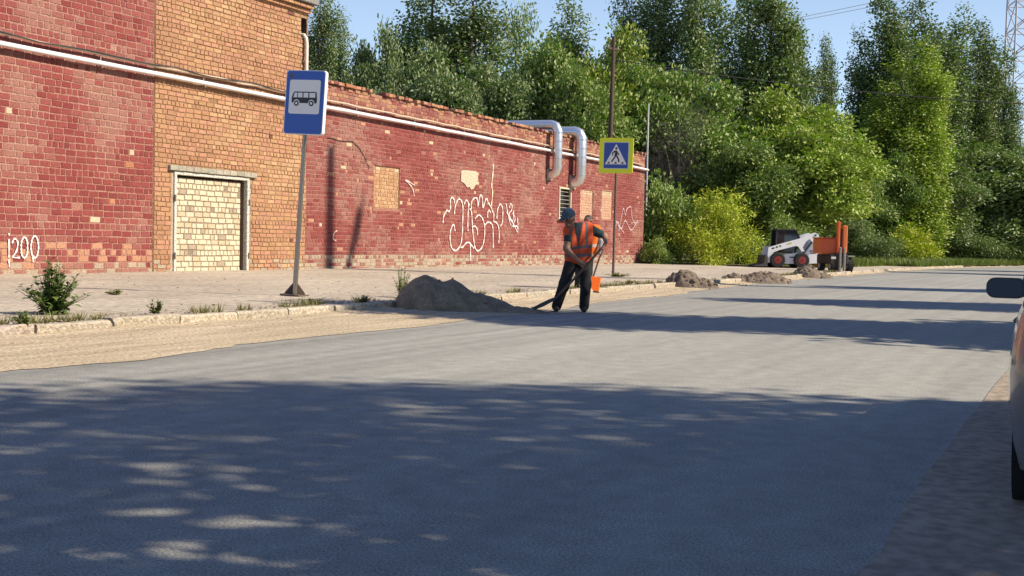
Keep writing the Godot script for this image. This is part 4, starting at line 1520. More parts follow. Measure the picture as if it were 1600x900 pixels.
# ---------------------------------------------------------------- heaps of swept soil
func heap(label: String, at: Vector3, turn: float, hf: Callable, x0: float, x1: float, z0: float, z1: float, cell: float, col: Color, rough: float, sd: int) -> void:
	var f := fnoise(sd, 1.6)
	var f2 := fnoise(sd + 1, 7.0, 3)
	var f3 := fnoise(sd + 2, 3.2, 2)
	var H := func(x: float, z: float) -> float:
		var h: float = hf.call(x, z)
		var k := smoothstep(0.0, 0.12, h)
		return h * (1.0 + 0.16 * f.get_noise_2d(x, z)) + rough * k * (f2.get_noise_2d(x, z) + 1.2 * absf(f3.get_noise_2d(x, z)))
	var m := MB.new()
	var nx := int((x1 - x0) / cell)
	var nz := int((z1 - z0) / cell)
	var P := []
	var N := []
	var C := []
	for j in nz + 1:
		for i in nx + 1:
			var x := x0 + i * cell
			var z := z0 + j * cell
			P.append(Vector3(x, H.call(x, z) - 0.012, z))
			var e := cell * 0.8
			N.append(Vector3(H.call(x - e, z) - H.call(x + e, z), 2.0 * e, H.call(x, z - e) - H.call(x, z + e)).normalized())
			var k := clampf(0.5 + 0.9 * f2.get_noise_2d(x * 0.7, z * 0.7) + 0.4 * f.get_noise_2d(x * 2.0, z * 2.0), 0.0, 1.0)
			C.append((col * 0.78).lerp(col * 1.2, k))
	for j in nz:
		for i in nx:
			var a := j * (nx + 1) + i
			var b := a + 1
			var d := a + nx + 2
			var e := a + nx + 1
			if P[a].y < -0.008 and P[b].y < -0.008 and P[d].y < -0.008 and P[e].y < -0.008: continue
			m.trin(P[a], P[e], P[d], N[a], N[e], N[d], C[a], C[e], C[d])
			m.trin(P[a], P[d], P[b], N[a], N[d], N[b], C[a], C[d], C[b])
	var t := thing("soil_heap", label, "heap", at, turn, "heaps of swept soil along the kerb")
	part("mound", m, mats["sand"], t)
	# clods that rolled down
	var rng := RandomNumberGenerator.new()
	rng.seed = sd + 9
	for k in 34:
		var x := rng.randf_range(x0, x1)
		var z := rng.randf_range(z0 * 0.4, z1)
		var h: float = H.call(x, z)
		if h < 0.012: continue
		var cm := MB.new()
		var s := rng.randf_range(0.012, 0.035) if rough < 0.03 else rng.randf_range(0.02, 0.06)
		cm.box(Vector3.ZERO, Vector3(s * 2.2, s * 1.4, s * 1.8), vary(col, rng, 0.2), s * 0.55)
		var o := part("clod", cm, mats["sand"], t)
		o.position = Vector3(x, h - 0.008, z)
		o.rotation = Vector3(rng.randf(), rng.randf() * 6.0, rng.randf())

func mound(x: float, z: float, cx: float, cz: float, rx: float, rz: float, h: float, p := 1.3) -> float:
	var d := sqrt(pow((x - cx) / rx, 2.0) + pow((z - cz) / rz, 2.0))
	return h * pow(clampf(1.0 - pow(d, 1.5), 0.0, 1.0), 1.0 / p)

func heaps() -> void:
	var yaw := deg_to_rad(26.57)
	heap("big brown sand heap at the kerb in front of worker", Vector3(-8.62, 0.0, -15.05), yaw, func(x: float, z: float) -> float:
		var h := maxf(mound(x, z, -0.28, 0.0, 0.52, 0.62, 0.52, 1.9), mound(x, z, 0.02, 0.05, 0.62, 0.62, 0.46, 1.4))
		h = maxf(h, mound(x, z, 0.45, 0.12, 0.72, 0.50, 0.27, 1.1))
		return maxf(h, mound(x, z, 1.0, 0.22, 0.60, 0.34, 0.10, 1.1)), -0.95, 1.7, -0.7, 0.75, 0.028, c3(.27, .20, .13), 0.018, 501)
	heap("clumpy soil heap right of the crossing sign, nearest of the three far heaps", Vector3(-9.1, 0.0, -28.1), yaw, func(x: float, z: float) -> float:
		return maxf(mound(x, z, -0.06, 0.0, 0.56, 0.6, 0.44, 1.3), mound(x, z, 0.35, 0.1, 0.5, 0.5, 0.22, 1.1)), -0.8, 1.0, -0.7, 0.7, 0.04, c3(.17, .13, .095), 0.075, 511)
	heap("low double soil heap in the middle of the far heaps", Vector3(-8.95, 0.0, -34.2), yaw, func(x: float, z: float) -> float:
		return maxf(mound(x, z, -0.62, 0.0, 0.5, 0.55, 0.24, 1.3), mound(x, z, 0.22, 0.0, 0.95, 0.6, 0.32, 1.2)), -1.3, 1.3, -0.7, 0.7, 0.045, c3(.19, .145, .105), 0.07, 521)
	heap("soil heap in front of the white loader, farthest of all", Vector3(-9.15, 0.0, -42.2), yaw, func(x: float, z: float) -> float:
		return maxf(mound(x, z, 0.0, 0.0, 0.6, 0.6, 0.44, 1.3), mound(x, z, 0.5, 0.0, 0.5, 0.5, 0.2, 1.1)), -0.8, 1.2, -0.7, 0.7, 0.045, c3(.18, .14, .10), 0.07, 531)

# ---------------------------------------------------------------- figures: smooth-joined tapered bones, meshed as surface nets
func nets(m: MB, bones: Array, cell: float, k: float, clips: Array, cf: Callable) -> void:
	var lo := Vector3(1e9, 1e9, 1e9)
	var hi := -lo
	for b in bones:
		var r: float = maxf(b[2], b[3]) + cell * 3.0
		for p in [b[0], b[1]]:
			lo = lo.min(p - Vector3(r, r, r))
			hi = hi.max(p + Vector3(r, r, r))
	var n := Vector3i(((hi - lo) / cell).ceil()) + Vector3i.ONE
	var fld := PackedFloat32Array()
	fld.resize(n.x * n.y * n.z)
	fld.fill(1.0)
	for b in bones:
		var a: Vector3 = b[0]
		var d: Vector3 = b[1] - a
		var ll := maxf(d.length_squared(), 1e-9)
		var ra: float = b[2]
		var rb: float = b[3]
		var r := maxf(ra, rb) + k + cell * 2.0
		var i0 := Vector3i(((a.min(b[1]) - Vector3(r, r, r) - lo) / cell).floor()).clamp(Vector3i.ZERO, n - Vector3i.ONE)
		var i1 := Vector3i(((a.max(b[1]) + Vector3(r, r, r) - lo) / cell).ceil()).clamp(Vector3i.ZERO, n - Vector3i.ONE)
		for z in range(i0.z, i1.z + 1):
			for y in range(i0.y, i1.y + 1):
				for x in range(i0.x, i1.x + 1):
					var p := lo + Vector3(x, y, z) * cell
					var u := clampf((p - a).dot(d) / ll, 0.0, 1.0)
					var e := p.distance_to(a + d * u) - lerpf(ra, rb, u)
					var id := (z * n.y + y) * n.x + x
					var o := fld[id]
					var h := maxf(k - absf(o - e), 0.0) / k
					fld[id] = minf(o, e) - h * h * k * 0.25
	for c in clips:              # [normal, offset]: keep the side where n.p < offset
		var i := 0
		for z in n.z:
			for y in n.y:
				for x in n.x:
					fld[i] = maxf(fld[i], c[0].dot(lo + Vector3(x, y, z) * cell) - c[1])
					i += 1
	var vid := PackedInt32Array()
	vid.resize(fld.size())
	vid.fill(-1)
	var vp := PackedVector3Array()
	var vn := PackedVector3Array()
	var vc := PackedColorArray()
	var sx := 1
	var sy := n.x
	var sz := n.x * n.y
	for z in n.z - 1:
		for y in n.y - 1:
			for x in n.x - 1:
				var id := (z * n.y + y) * n.x + x
				var q := [fld[id], fld[id + 1], fld[id + sy], fld[id + sy + 1], fld[id + sz], fld[id + sz + 1], fld[id + sz + sy], fld[id + sz + sy + 1]]
				var neg := 0
				for v in q:
					if v < 0.0: neg += 1
				if neg == 0 or neg == 8: continue
				var s := Vector3.ZERO
				var cnt := 0
				for e in [[0, 1], [2, 3], [4, 5], [6, 7], [0, 2], [1, 3], [4, 6], [5, 7], [0, 4], [1, 5], [2, 6], [3, 7]]:
					var va: float = q[e[0]]
					var vb: float = q[e[1]]
					if (va < 0.0) != (vb < 0.0):
						var u := va / (va - vb)
						var pa := Vector3(e[0] & 1, (e[0] >> 1) & 1, e[0] >> 2)
						var pb := Vector3(e[1] & 1, (e[1] >> 1) & 1, e[1] >> 2)
						s += pa.lerp(pb, u)
						cnt += 1
				s /= cnt
				vid[id] = vp.size()
				var pos := lo + (Vector3(x, y, z) + s) * cell
				vp.append(pos)
				var g := Vector3(q[1] + q[3] + q[5] + q[7] - q[0] - q[2] - q[4] - q[6], q[2] + q[3] + q[6] + q[7] - q[0] - q[1] - q[4] - q[5], q[4] + q[5] + q[6] + q[7] - q[0] - q[1] - q[2] - q[3])
				vn.append(g.normalized())
				vc.append(cf.call(pos))
	for z in range(1, n.z - 1):
		for y in range(1, n.y - 1):
			for x in range(1, n.x - 1):
				var id := (z * n.y + y) * n.x + x
				var v0 := fld[id]
				for ax in 3:
					var st: int = [sx, sy, sz][ax]
					var v1 := fld[id + st]
					if (v0 < 0.0) == (v1 < 0.0): continue
					var s1: int = [sy, sz, sx][ax]
					var s2: int = [sz, sx, sy][ax]
					var a := vid[id - s1 - s2]
					var b := vid[id - s2]
					var d := vid[id]
					var e := vid[id - s1]
					if a < 0 or b < 0 or d < 0 or e < 0: continue
					if v0 < 0.0:
						m.trin(vp[a], vp[b], vp[d], vn[a], vn[b], vn[d], vc[a], vc[b], vc[d])
						m.trin(vp[a], vp[d], vp[e], vn[a], vn[d], vn[e], vc[a], vc[d], vc[e])
					else:
						m.trin(vp[a], vp[d], vp[b], vn[a], vn[d], vn[b], vc[a], vc[d], vc[b])
						m.trin(vp[a], vp[e], vp[d], vn[a], vn[e], vn[d], vc[a], vc[e], vc[d])

func hand_bones(wrist: Vector3, palm_dir: Vector3, grip: Vector3, side: Vector3) -> Array:
	# palm from the wrist, four fingers curling round `grip` (a point on the shaft), thumb from the side of the palm
	var b := []
	var d := palm_dir.normalized()
	var s := side.normalized()
	var kn := wrist + d * 0.085
	b.append([wrist, wrist + d * 0.04, 0.026, 0.030])
	for i in 4:
		var o := s * (0.030 - 0.020 * i)
		b.append([wrist + d * 0.02 + o * 0.6, kn + o, 0.018, 0.0125])
		var ln: float = [0.040, 0.046, 0.043, 0.034][i]
		var curl := (grip + o - (kn + o)).normalized()
		var p1: Vector3 = kn + o + (d * 0.5 + curl * 0.6).normalized() * ln
		var p2: Vector3 = p1 + (curl * 0.8 - d * 0.5).normalized() * ln * 0.8
		b.append([kn + o, p1, 0.0115, 0.0105])
		b.append([p1, p2, 0.0105, 0.009])
	var tb := wrist + d * 0.035 + s * 0.032
	var t1 := tb + (s * 0.7 + d * 0.7).normalized() * 0.038
	b.append([tb, t1, 0.016, 0.0125])
	b.append([t1, t1 + ((grip - t1).normalized() * 0.8 + d * 0.5).normalized() * 0.034, 0.0125, 0.010])
	return b

func head_into(m: MB, c: Vector3, turn: Basis, skin: Color, hair: Color) -> void:
	var f := func(v: Vector3) -> Vector3: return c + turn * v
	var bones := [[f.call(Vector3(0, 0.045, -0.012)), f.call(Vector3(0, 0.03, 0.012)), 0.088, 0.086], [f.call(Vector3(0, -0.02, 0.02)), f.call(Vector3(0, -0.075, 0.045)), 0.066, 0.042],
		[f.call(Vector3(0, 0.012, 0.092)), f.call(Vector3(0, -0.028, 0.112)), 0.010, 0.016], [f.call(Vector3(-0.035, 0.03, 0.083)), f.call(Vector3(0.035, 0.03, 0.083)), 0.014, 0.014],
		[f.call(Vector3(-0.022, -0.06, 0.088)), f.call(Vector3(0.022, -0.06, 0.088)), 0.012, 0.012],
		[f.call(Vector3(-0.086, 0.015, -0.005)), f.call(Vector3(-0.088, -0.02, 0.0)), 0.018, 0.012], [f.call(Vector3(0.086, 0.015, -0.005)), f.call(Vector3(0.088, -0.02, 0.0)), 0.018, 0.012]]
	nets(m, bones, 0.0075, 0.02, [], func(p: Vector3) -> Color:
		var q := turn.inverse() * (p - c)
		if q.z > 0.06 and absf(q.y - 0.008) < 0.008 and absf(absf(q.x) - 0.032) < 0.014: return c3(.03, .025, .02)
		if q.z > 0.07 and absf(q.y + 0.062) < 0.005 and absf(q.x) < 0.024: return skin * 0.55
		if q.y > 0.045 and q.z < 0.03 or (q.z < -0.035 and q.y > -0.02): return hair
		return skin)

func v3(a: Array) -> Vector3:
	return Vector3(a[0], a[1], a[2])

func workers() -> void:
	var yaw := deg_to_rad(26.57)
	var skin := c3(.24, .125, .075)
	# --- the man with the shovel; local x = picture right, z = towards the viewer
	var p := thing("person", "worker in orange vest and blue cap stooping over a shovel", "person", Vector3(-7.03, 0, -16.14), yaw)
	var shl := Vector3(-0.075, 1.235, 0.10)
	var shr := Vector3(0.205, 1.28, -0.03)
	var ell := Vector3(-0.125, 0.965, 0.17)
	var elr := Vector3(0.475, 1.17, -0.14)
	var wrl := Vector3(0.065, 0.775, 0.27)
	var wrr := Vector3(0.475, 1.06, 0.09)
	var hpl := Vector3(-0.02, 0.80, 0.0)
	var hpr := Vector3(0.15, 0.80, -0.02)
	var knl := Vector3(-0.135, 0.44, 0.07)
	var knr := Vector3(0.19, 0.43, 0.06)
	var anl := Vector3(-0.245, 0.08, -0.02)
	var anr := Vector3(0.175, 0.08, 0.0)
	var nk := Vector3(0.0, 1.29, 0.08)
	var hc := Vector3(-0.085, 1.405, 0.17)
	# shovel line, in the same axes
	var s_top := Vector3(0.475, 1.055, 0.14)
	var s_low := Vector3(-0.24, 0.255, 0.40)
	var sdir := (s_low - s_top).normalized()
	var g1 := s_top + sdir * ((s_low - s_top).length() * 0.44)
	var m := MB.new()
	var body := [[nk - Vector3(0, 0.08, 0.02), hc - Vector3(0, 0.05, 0), 0.058, 0.055], [shl, ell, 0.058, 0.045], [ell, wrl, 0.046, 0.028], [shr, elr, 0.058, 0.045], [elr, wrr, 0.046, 0.028],
		[hpl, shl, 0.10, 0.09], [hpr, shr, 0.10, 0.09], [(hpl + hpr) * 0.5, (shl + shr) * 0.5, 0.1, 0.1], [hpl, knl, 0.085, 0.058], [knl, anl, 0.056, 0.038], [hpr, knr, 0.085, 0.058], [knr, anr, 0.056, 0.038]]
	nets(m, body, 0.014, 0.04, [], func(_q): return skin)
	head_into(m, hc, Basis(Vector3.UP, -0.75) * Basis(Vector3.RIGHT, 0.38), skin, c3(.03, .025, .02))
	nets(m, hand_bones(wrl, g1 - wrl, g1 + Vector3(0, -0.02, 0.0), -sdir), 0.006, 0.010, [], func(_q): return skin)
	nets(m, hand_bones(wrr, s_top + sdir * 0.06 - wrr, s_top + sdir * 0.06, sdir), 0.006, 0.010, [], func(_q): return skin)
	part("body", m, mats["skin"], p)
	m = MB.new()
	var dark := c3(.018, .017, .019)
	nets(m, [[hpl, knl, 0.108, 0.082], [knl, anl, 0.084, 0.076], [hpr, knr, 0.108, 0.082], [knr, anr + Vector3(0, 0.01, 0), 0.084, 0.076], [hpl + Vector3(0, 0.06, 0), hpr + Vector3(0, 0.06, 0), 0.115, 0.115], [knl + Vector3(0.02, -0.05, 0.05), knl + Vector3(0.02, -0.08, 0.05), 0.05, 0.05], [knr + Vector3(-0.02, -0.04, 0.05), knr + Vector3(0.01, -0.09, 0.05), 0.05, 0.05]], 0.014, 0.03, [], func(_q): return dark)
	part("trousers", m, mats["cloth"], p)
	for a in [anl, anr]:
		m = MB.new()
		nets(m, [[a + Vector3(0, 0.0, -0.03), a + Vector3(0, -0.03, 0.0), 0.055, 0.05], [a + Vector3(0, -0.035, -0.02), a + Vector3(0.0, -0.042, 0.15), 0.045, 0.036]], 0.010, 0.02, [[Vector3.DOWN, 0.0]], func(_q): return c3(.022, .02, .02))
		part("shoe", m, mats["rubber"], p)
	m = MB.new()
	nets(m, [[shl, shl.lerp(ell, 0.50), 0.070, 0.064], [shr, shr.lerp(elr, 0.72), 0.076, 0.068], [hpl, shl, 0.104, 0.085], [hpr, shr, 0.104, 0.085], [(hpl + hpr) * 0.5, (shl + shr) * 0.5 + Vector3(0, -0.03, 0), 0.11, 0.105], [shl, shr, 0.08, 0.08], [nk - Vector3(0, 0.06, 0), nk, 0.09, 0.075]], 0.014, 0.04, [[sdir * 0.0 + Vector3.DOWN, -0.74]], func(_q): return c3(.022, .040, .046))
	part("shirt", m, mats["cloth"], p)
	m = MB.new()
	var orange := c3(.62, .085, .025)
	var grey := c3(.115, .11, .115)
	nets(m, [[hpl, shl + Vector3(0.0, -0.02, 0), 0.120, 0.098], [hpr, shr + Vector3(-0.01, -0.02, 0), 0.120, 0.100], [(hpl + hpr) * 0.5, (shl + shr) * 0.5 + Vector3(0, -0.03, 0), 0.125, 0.118], [shl + Vector3(0.0, 0.01, 0), shr + Vector3(-0.01, 0.01, 0), 0.092, 0.092]], 0.012, 0.05, [[Vector3.DOWN, -0.735], [Vector3(0.0, 1.0, 0.25).normalized(), 1.345]], func(q: Vector3) -> Color:
		var u := q.x - lerpf(0.07, 0.055, clampf((q.y - 0.8) / 0.45, 0.0, 1.0))
		if q.z > 0.02:
			if q.y > 1.0 and absf(u + 0.005) < (q.y - 1.0) * 0.22: return c3(.03, .035, .04)      # open neck
			if absf(q.y - (0.985 + 0.12 * u)) < 0.022: return grey
			if absf(q.y - (0.865 + 0.05 * u)) < 0.022: return grey
			if q.y > 0.99 and (absf(u - 0.125) < 0.022 or absf(u + 0.125) < 0.02): return grey
			if absf(u) < 0.006: return orange * 0.5
		elif absf(q.y - 0.985) < 0.022 or absf(q.y - 0.865) < 0.022: return grey
		return orange)
	part("vest", m, mats["cloth"], p)
	m = MB.new()
	var hb := Basis(Vector3.UP, -0.75) * Basis(Vector3.RIGHT, 0.38)
	var cc := func(v: Vector3) -> Vector3: return hc + hb * v
	nets(m, [[cc.call(Vector3(0, 0.075, -0.02)), cc.call(Vector3(0, 0.085, 0.025)), 0.092, 0.088], [cc.call(Vector3(0, 0.128, -0.01)), cc.call(Vector3(0, 0.132, 0.02)), 0.06, 0.055], [cc.call(Vector3(-0.055, 0.062, 0.10)), cc.call(Vector3(0.055, 0.062, 0.10)), 0.020, 0.020], [cc.call(Vector3(-0.05, 0.058, 0.145)), cc.call(Vector3(0.05, 0.058, 0.145)), 0.014, 0.014], [cc.call(Vector3(-0.035, 0.052, 0.185)), cc.call(Vector3(0.035, 0.052, 0.185)), 0.012, 0.012]], 0.009, 0.02, [[hb * Vector3.DOWN, (hb * Vector3.DOWN).dot(cc.call(Vector3(0, 0.044, 0)))]], func(_q): return c3(.055, .085, .13))
	part("cap", m, mats["cloth"], p)
	# his shovel is a thing of its own
	var sh := thing("shovel", "long-handled dark steel shovel held by the stooping worker", "shovel", Vector3(-7.03, 0, -16.14), yaw)
	m = MB.new()
	m.tube([s_top - sdir * 0.03, s_top.lerp(s_low, 0.5) + Vector3(0, -0.008, 0), s_low], [0.017, 0.019, 0.020], 10, c3(.13, .075, .05))
	part("shaft", m, mats["plain"], sh)
	m = MB.new()
	var bl := [[s_low + sdir * -0.06, 0.024, 0.0], [s_low + sdir * 0.04, 0.045, 0.01], [s_low + Vector3(-0.10, -0.085, 0.03), 0.105, 0.028], [s_low + Vector3(-0.22, -0.15, 0.06), 0.115, 0.03], [s_low + Vector3(-0.33, -0.195, 0.09), 0.105, 0.02], [s_low + Vector3(-0.40, -0.215, 0.11), 0.05, 0.006]]
	var across := sdir.cross(Vector3.UP).normalized()
	for i in bl.size() - 1:
		for s in 6:
			var u0 := s / 3.0 - 1.0
			var u1 := (s + 1) / 3.0 - 1.0
			var pt := func(j: int, u: float, o: float) -> Vector3: return bl[j][0] + across * bl[j][1] * u + Vector3(0, bl[j][2] * u * u + o, 0)
			m.quad(pt.call(i, u0, 0.003), pt.call(i + 1, u0, 0.003), pt.call(i + 1, u1, 0.003), pt.call(i, u1, 0.003), c3(.05, .047, .045))
			m.quad(pt.call(i, u1, -0.003), pt.call(i + 1, u1, -0.003), pt.call(i + 1, u0, -0.003), pt.call(i, u0, -0.003), c3(.05, .047, .045))
	part("blade", m, mats["plain"], sh)
	# --- the second man, half hidden behind the first
	var at2 := Vector3(-9.50, 0.0, -22.43)
	var p2 := thing("person", "second worker in bright orange vest half hidden behind the stooping one", "person", at2, yaw)
	var a1 := Vector3(-0.06, 1.33, 0.1)
	var a2 := Vector3(0.20, 1.34, -0.02)
	var e2 := Vector3(0.33, 1.08, 0.05)
	var w2 := Vector3(0.29, 0.86, 0.20)
	var e1 := Vector3(-0.16, 1.07, 0.14)
	var w1 := Vector3(0.02, 0.90, 0.30)
	var h1 := Vector3(-0.10, 0.86, 0.0)
	var h2 := Vector3(0.08, 0.86, 0.0)
	var k1 := Vector3(-0.13, 0.46, 0.05)
	var k2 := Vector3(0.07, 0.46, 0.05)
	var f1 := Vector3(-0.15, 0.08, 0.0)
	var f2 := Vector3(0.06, 0.08, 0.0)
	var hd2 := Vector3(0.04, 1.525, 0.10)
	m = MB.new()
	nets(m, [[Vector3(0.06, 1.32, 0.04), hd2 - Vector3(0, 0.05, 0), 0.06, 0.055], [a1, e1, 0.055, 0.045], [e1, w1, 0.045, 0.028], [a2, e2, 0.055, 0.045], [e2, w2, 0.045, 0.028], [h1, a1, 0.1, 0.09], [h2, a2, 0.1, 0.09], [h1, k1, 0.085, 0.058], [k1, f1, 0.056, 0.038], [h2, k2, 0.085, 0.058], [k2, f2, 0.056, 0.038]], 0.016, 0.04, [], func(_q): return skin)
	head_into(m, hd2, Basis(Vector3.UP, -0.8) * Basis(Vector3.RIGHT, 0.35), skin, c3(.02, .018, .016))
	var t_top := Vector3(0.36, 1.02, 0.18)
	var t_low := Vector3(0.15, 0.36, 0.30)
	var td := (t_low - t_top).normalized()
	nets(m, hand_bones(w2, t_top.lerp(t_low, 0.22) - w2, t_top.lerp(t_low, 0.22), td), 0.007, 0.010, [], func(_q): return skin)
	nets(m, hand_bones(w1, t_top.lerp(t_low, 0.5) - w1, t_top.lerp(t_low, 0.5), -td), 0.007, 0.010, [], func(_q): return skin)
	part("body", m, mats["skin"], p2)
	m = MB.new()
	nets(m, [[h1, k1, 0.106, 0.082], [k1, f1, 0.084, 0.074], [h2, k2, 0.106, 0.082], [k2, f2, 0.084, 0.074], [h1 + Vector3(0, 0.05, 0), h2 + Vector3(0, 0.05, 0), 0.112, 0.112]], 0.016, 0.03, [], func(_q): return dark)
	part("trousers", m, mats["cloth"], p2)
	for a in [f1, f2]:
		m = MB.new()
		nets(m, [[a + Vector3(0, 0.0, -0.03), a + Vector3(0, -0.03, 0.0), 0.055, 0.05], [a + Vector3(0, -0.035, -0.02), a + Vector3(0.0, -0.042, 0.15), 0.045, 0.036]], 0.012, 0.02, [[Vector3.DOWN, 0.0]], func(_q): return c3(.022, .02, .02))
		part("shoe", m, mats["rubber"], p2)
	m = MB.new()
	nets(m, [[a1, a1.lerp(e1, 0.95), 0.07, 0.058], [a2, a2.lerp(e2, 0.98), 0.072, 0.058], [e2, w2, 0.056, 0.042], [e1, w1, 0.056, 0.042], [h1, a1, 0.115, 0.1], [h2, a2, 0.115, 0.1]], 0.016, 0.03, [], func(_q): return c3(.34, .33, .32))
	part("shirt", m, mats["cloth"], p2)
	m = MB.new()
	nets(m, [[h1, a1, 0.134, 0.115], [h2 + Vector3(0.02, 0, 0), a2, 0.136, 0.122], [a1, a2, 0.105, 0.108]], 0.014, 0.05, [[Vector3.DOWN, -0.80]], func(q: Vector3) -> Color:
		if absf(q.y - 1.02) < 0.025: return c3(.5, .5, .48)
		return c3(.80, .16, .015))
	part("vest", m, mats["cloth"], p2)
	var sh2 := thing("shovel", "short orange-bladed shovel held by the half hidden worker", "shovel", at2, yaw)
	m = MB.new()
	m.tube([t_top, t_low], [0.016, 0.018], 8, c3(.06, .05, .045))
	part("shaft", m, mats["plain"], sh2)
	m = MB.new()
	m.box(Vector3(0.19, 0.22, 0.335), Vector3(0.21, 0.30, 0.018), c3(.80, .15, .015), 0.008, Basis(Vector3.BACK, -0.15) * Basis(Vector3.RIGHT, -0.15))
	part("blade", m, mats["gloss"], sh2)
	m = MB.new()
	m.box(Vector3(0.17, 0.055, 0.36), Vector3(0.225, 0.05, 0.024), c3(.03, .03, .03), 0.006, Basis(Vector3.BACK, -0.15) * Basis(Vector3.RIGHT, -0.15))
	part("edge_strip", m, mats["plain"], sh2)

# ---------------------------------------------------------------- machines
func wheel_at(parent: Node3D, c: Vector3, axis: Vector3, r: float, w: float, rim: Color, rim_r := 0.58) -> void:
	var wn := Node3D.new()
	wn.name = "wheel"
	parent.add_child(wn, true)
	wn.position = c
	var a := axis.normalized() * w * 0.5
	var m := MB.new()
	m.tube([-a, -a * 0.85, a * 0.85, a], [r * 0.90, r, r, r * 0.90], 28, c3(.022, .021, .02))
	var up := Vector3.UP
	var sd := axis.normalized().cross(up)
	for k in 22:                       # tread blocks
		var an := TAU * k / 22.0
		var d := up * cos(an) + sd * sin(an)
		m.box(d * r, axis.normalized().abs() * w * 0.8 + (Vector3.ONE - axis.normalized().abs()) * r * 0.05, c3(.03, .028, .026))
	part("tyre", m, mats["rubber"], wn)
	m = MB.new()
	m.tube([-a * 1.03, -a * 0.98, a * 0.98, a * 1.03], [r * rim_r * 0.92, r * rim_r, r * rim_r, r * rim_r * 0.92], 22, rim)
	m.tube([-a * 1.10, a * 1.10], same(2, r * 0.16), 12, rim * 0.6)
	part("rim", m, mats["gloss"], wn)

func loader() -> void:
	var t := thing("skid_steer_loader", "white skid steer loader with dark cab and red wheels", "loader", Vector3(-12.95, 0.15, -56.3), deg_to_rad(26.57))
	var wh := c3(.78, .79, .79)
	var dk := c3(.02, .02, .022)
	var m := MB.new()
	m.prism(poly([-1.22, .26, -1.12, .62, -.62, .60, -.30, .66, .30, .72, .62, 1.0, .90, 1.50, 1.13, 1.50, 1.15, .24, .62, .20, -.4, .18]), -.52, .52, wh)
	part("body", m, mats["gloss"], t)
	m = MB.new()
	m.prism(poly([1.15, .12, 1.30, .14, 1.33, .95, 1.24, 1.08, 1.15, 1.08]), -.50, .50, c3(.55, .04, .025))
	part("rear_door", m, mats["gloss"], t)
	for s in [-1, 1]:
		m = MB.new()
		var z: float = 0.62 * s
		m.prism(poly([-1.36, .22, -1.30, .95, -.62, 1.17, .16, 1.40, .68, 1.64, .94, 1.70, 1.10, 1.60, 1.15, 1.40, 1.15, 1.0, .98, 1.05, .86, 1.20, .66, 1.40, .50, 1.28, .34, .98, .44, .80, .30, .78, .14, 1.02, .0, 1.05, -.76, .84, -1.05, .72, -1.24, .22]), z - .06, z + .06, wh)
		var arm := part("lift_arm", m, mats["gloss"], t)
		m = MB.new()
		for q in [[-1.08, .92, .12], [-.90, .98, .10], [-.74, 1.03, .08]]:
			m.box(Vector3(q[0], q[1], z + .064 * s), Vector3(q[2], .07, .006), dk, 0.0, Basis(Vector3.BACK, .28))
		part("lettering", m, mats["plain"], arm)
		m = MB.new()
		m.box(Vector3(-.30, 1.16, z + .064 * s), Vector3(.22, .07, .006), c3(.55, .5, .12), 0.0, Basis(Vector3.BACK, .28))
		part("sticker", m, mats["plain"], arm)
		m = MB.new()
		m.tube([Vector3(.94, 1.58, z - .08), Vector3(.94, 1.58, z + .08)], same(2, .05), 12, dk)
		part("pivot_pin", m, mats["plain"], arm)
		m = MB.new()
		m.tube([Vector3(.36, .62, .54 * s), Vector3(.82, 1.28, .54 * s)], [.06, .045], 10, c3(.10, .10, .10))
		part("lift_cylinder", m, mats["galvanised"], t)
		for x in [-.86, .30]:
			wheel_at(t, Vector3(x, .36, .66 * s + .02 * s), Vector3.BACK, .36, .26, c3(.24, .028, .024), 0.52)
	var cab := Node3D.new()
	cab.name = "cab"
	t.add_child(cab)
	for s in [-1, 1]:
		m = MB.new()
		for seg in [[-.92, .66, -.88, 1.78], [-.88, 1.78, .06, 1.80], [.06, 1.80, .24, 1.42], [.24, 1.42, .02, .74]]:
			m.tube([Vector3(seg[0], seg[1], .44 * s), Vector3(seg[2], seg[3], .44 * s)], same(2, .045), 8, dk)
		part("cab_frame", m, mats["plain"], cab)
		m = MB.new()
		m.prism(poly([-.88, .70, -.85, 1.75, .04, 1.76, .20, 1.42, .0, .78]), .425 * s - .006, .425 * s + .006, Color.WHITE)
		part("side_glass", m, mats["car_glass"], cab)
	m = MB.new()
	m.box(Vector3(-.40, 1.82, 0), Vector3(1.02, .07, .98), dk, .02)
	part("roof", m, mats["plain"], cab)
	m = MB.new()
	m.box(Vector3(-.25, .95, 0), Vector3(.5, .5, .6), c3(.03, .03, .03), .06)
	part("seat", m, mats["plain"], cab)
	m = MB.new()
	m.prism(poly([-1.98, .03, -1.36, .04, -1.36, .55, -1.48, .58, -1.52, .18, -1.98, .08]), -.85, .85, c3(.07, .065, .06))
	part("bucket", m, mats["plain"], t)
	for x in [[-.30, .30], [.66, .62], [.70, .52]]:
		m = MB.new()
		m.box(Vector3(x[0] + .2, x[1] + .2, .524), Vector3(.30, .05, .006), dk)
		part("lettering", m, mats["plain"], t)

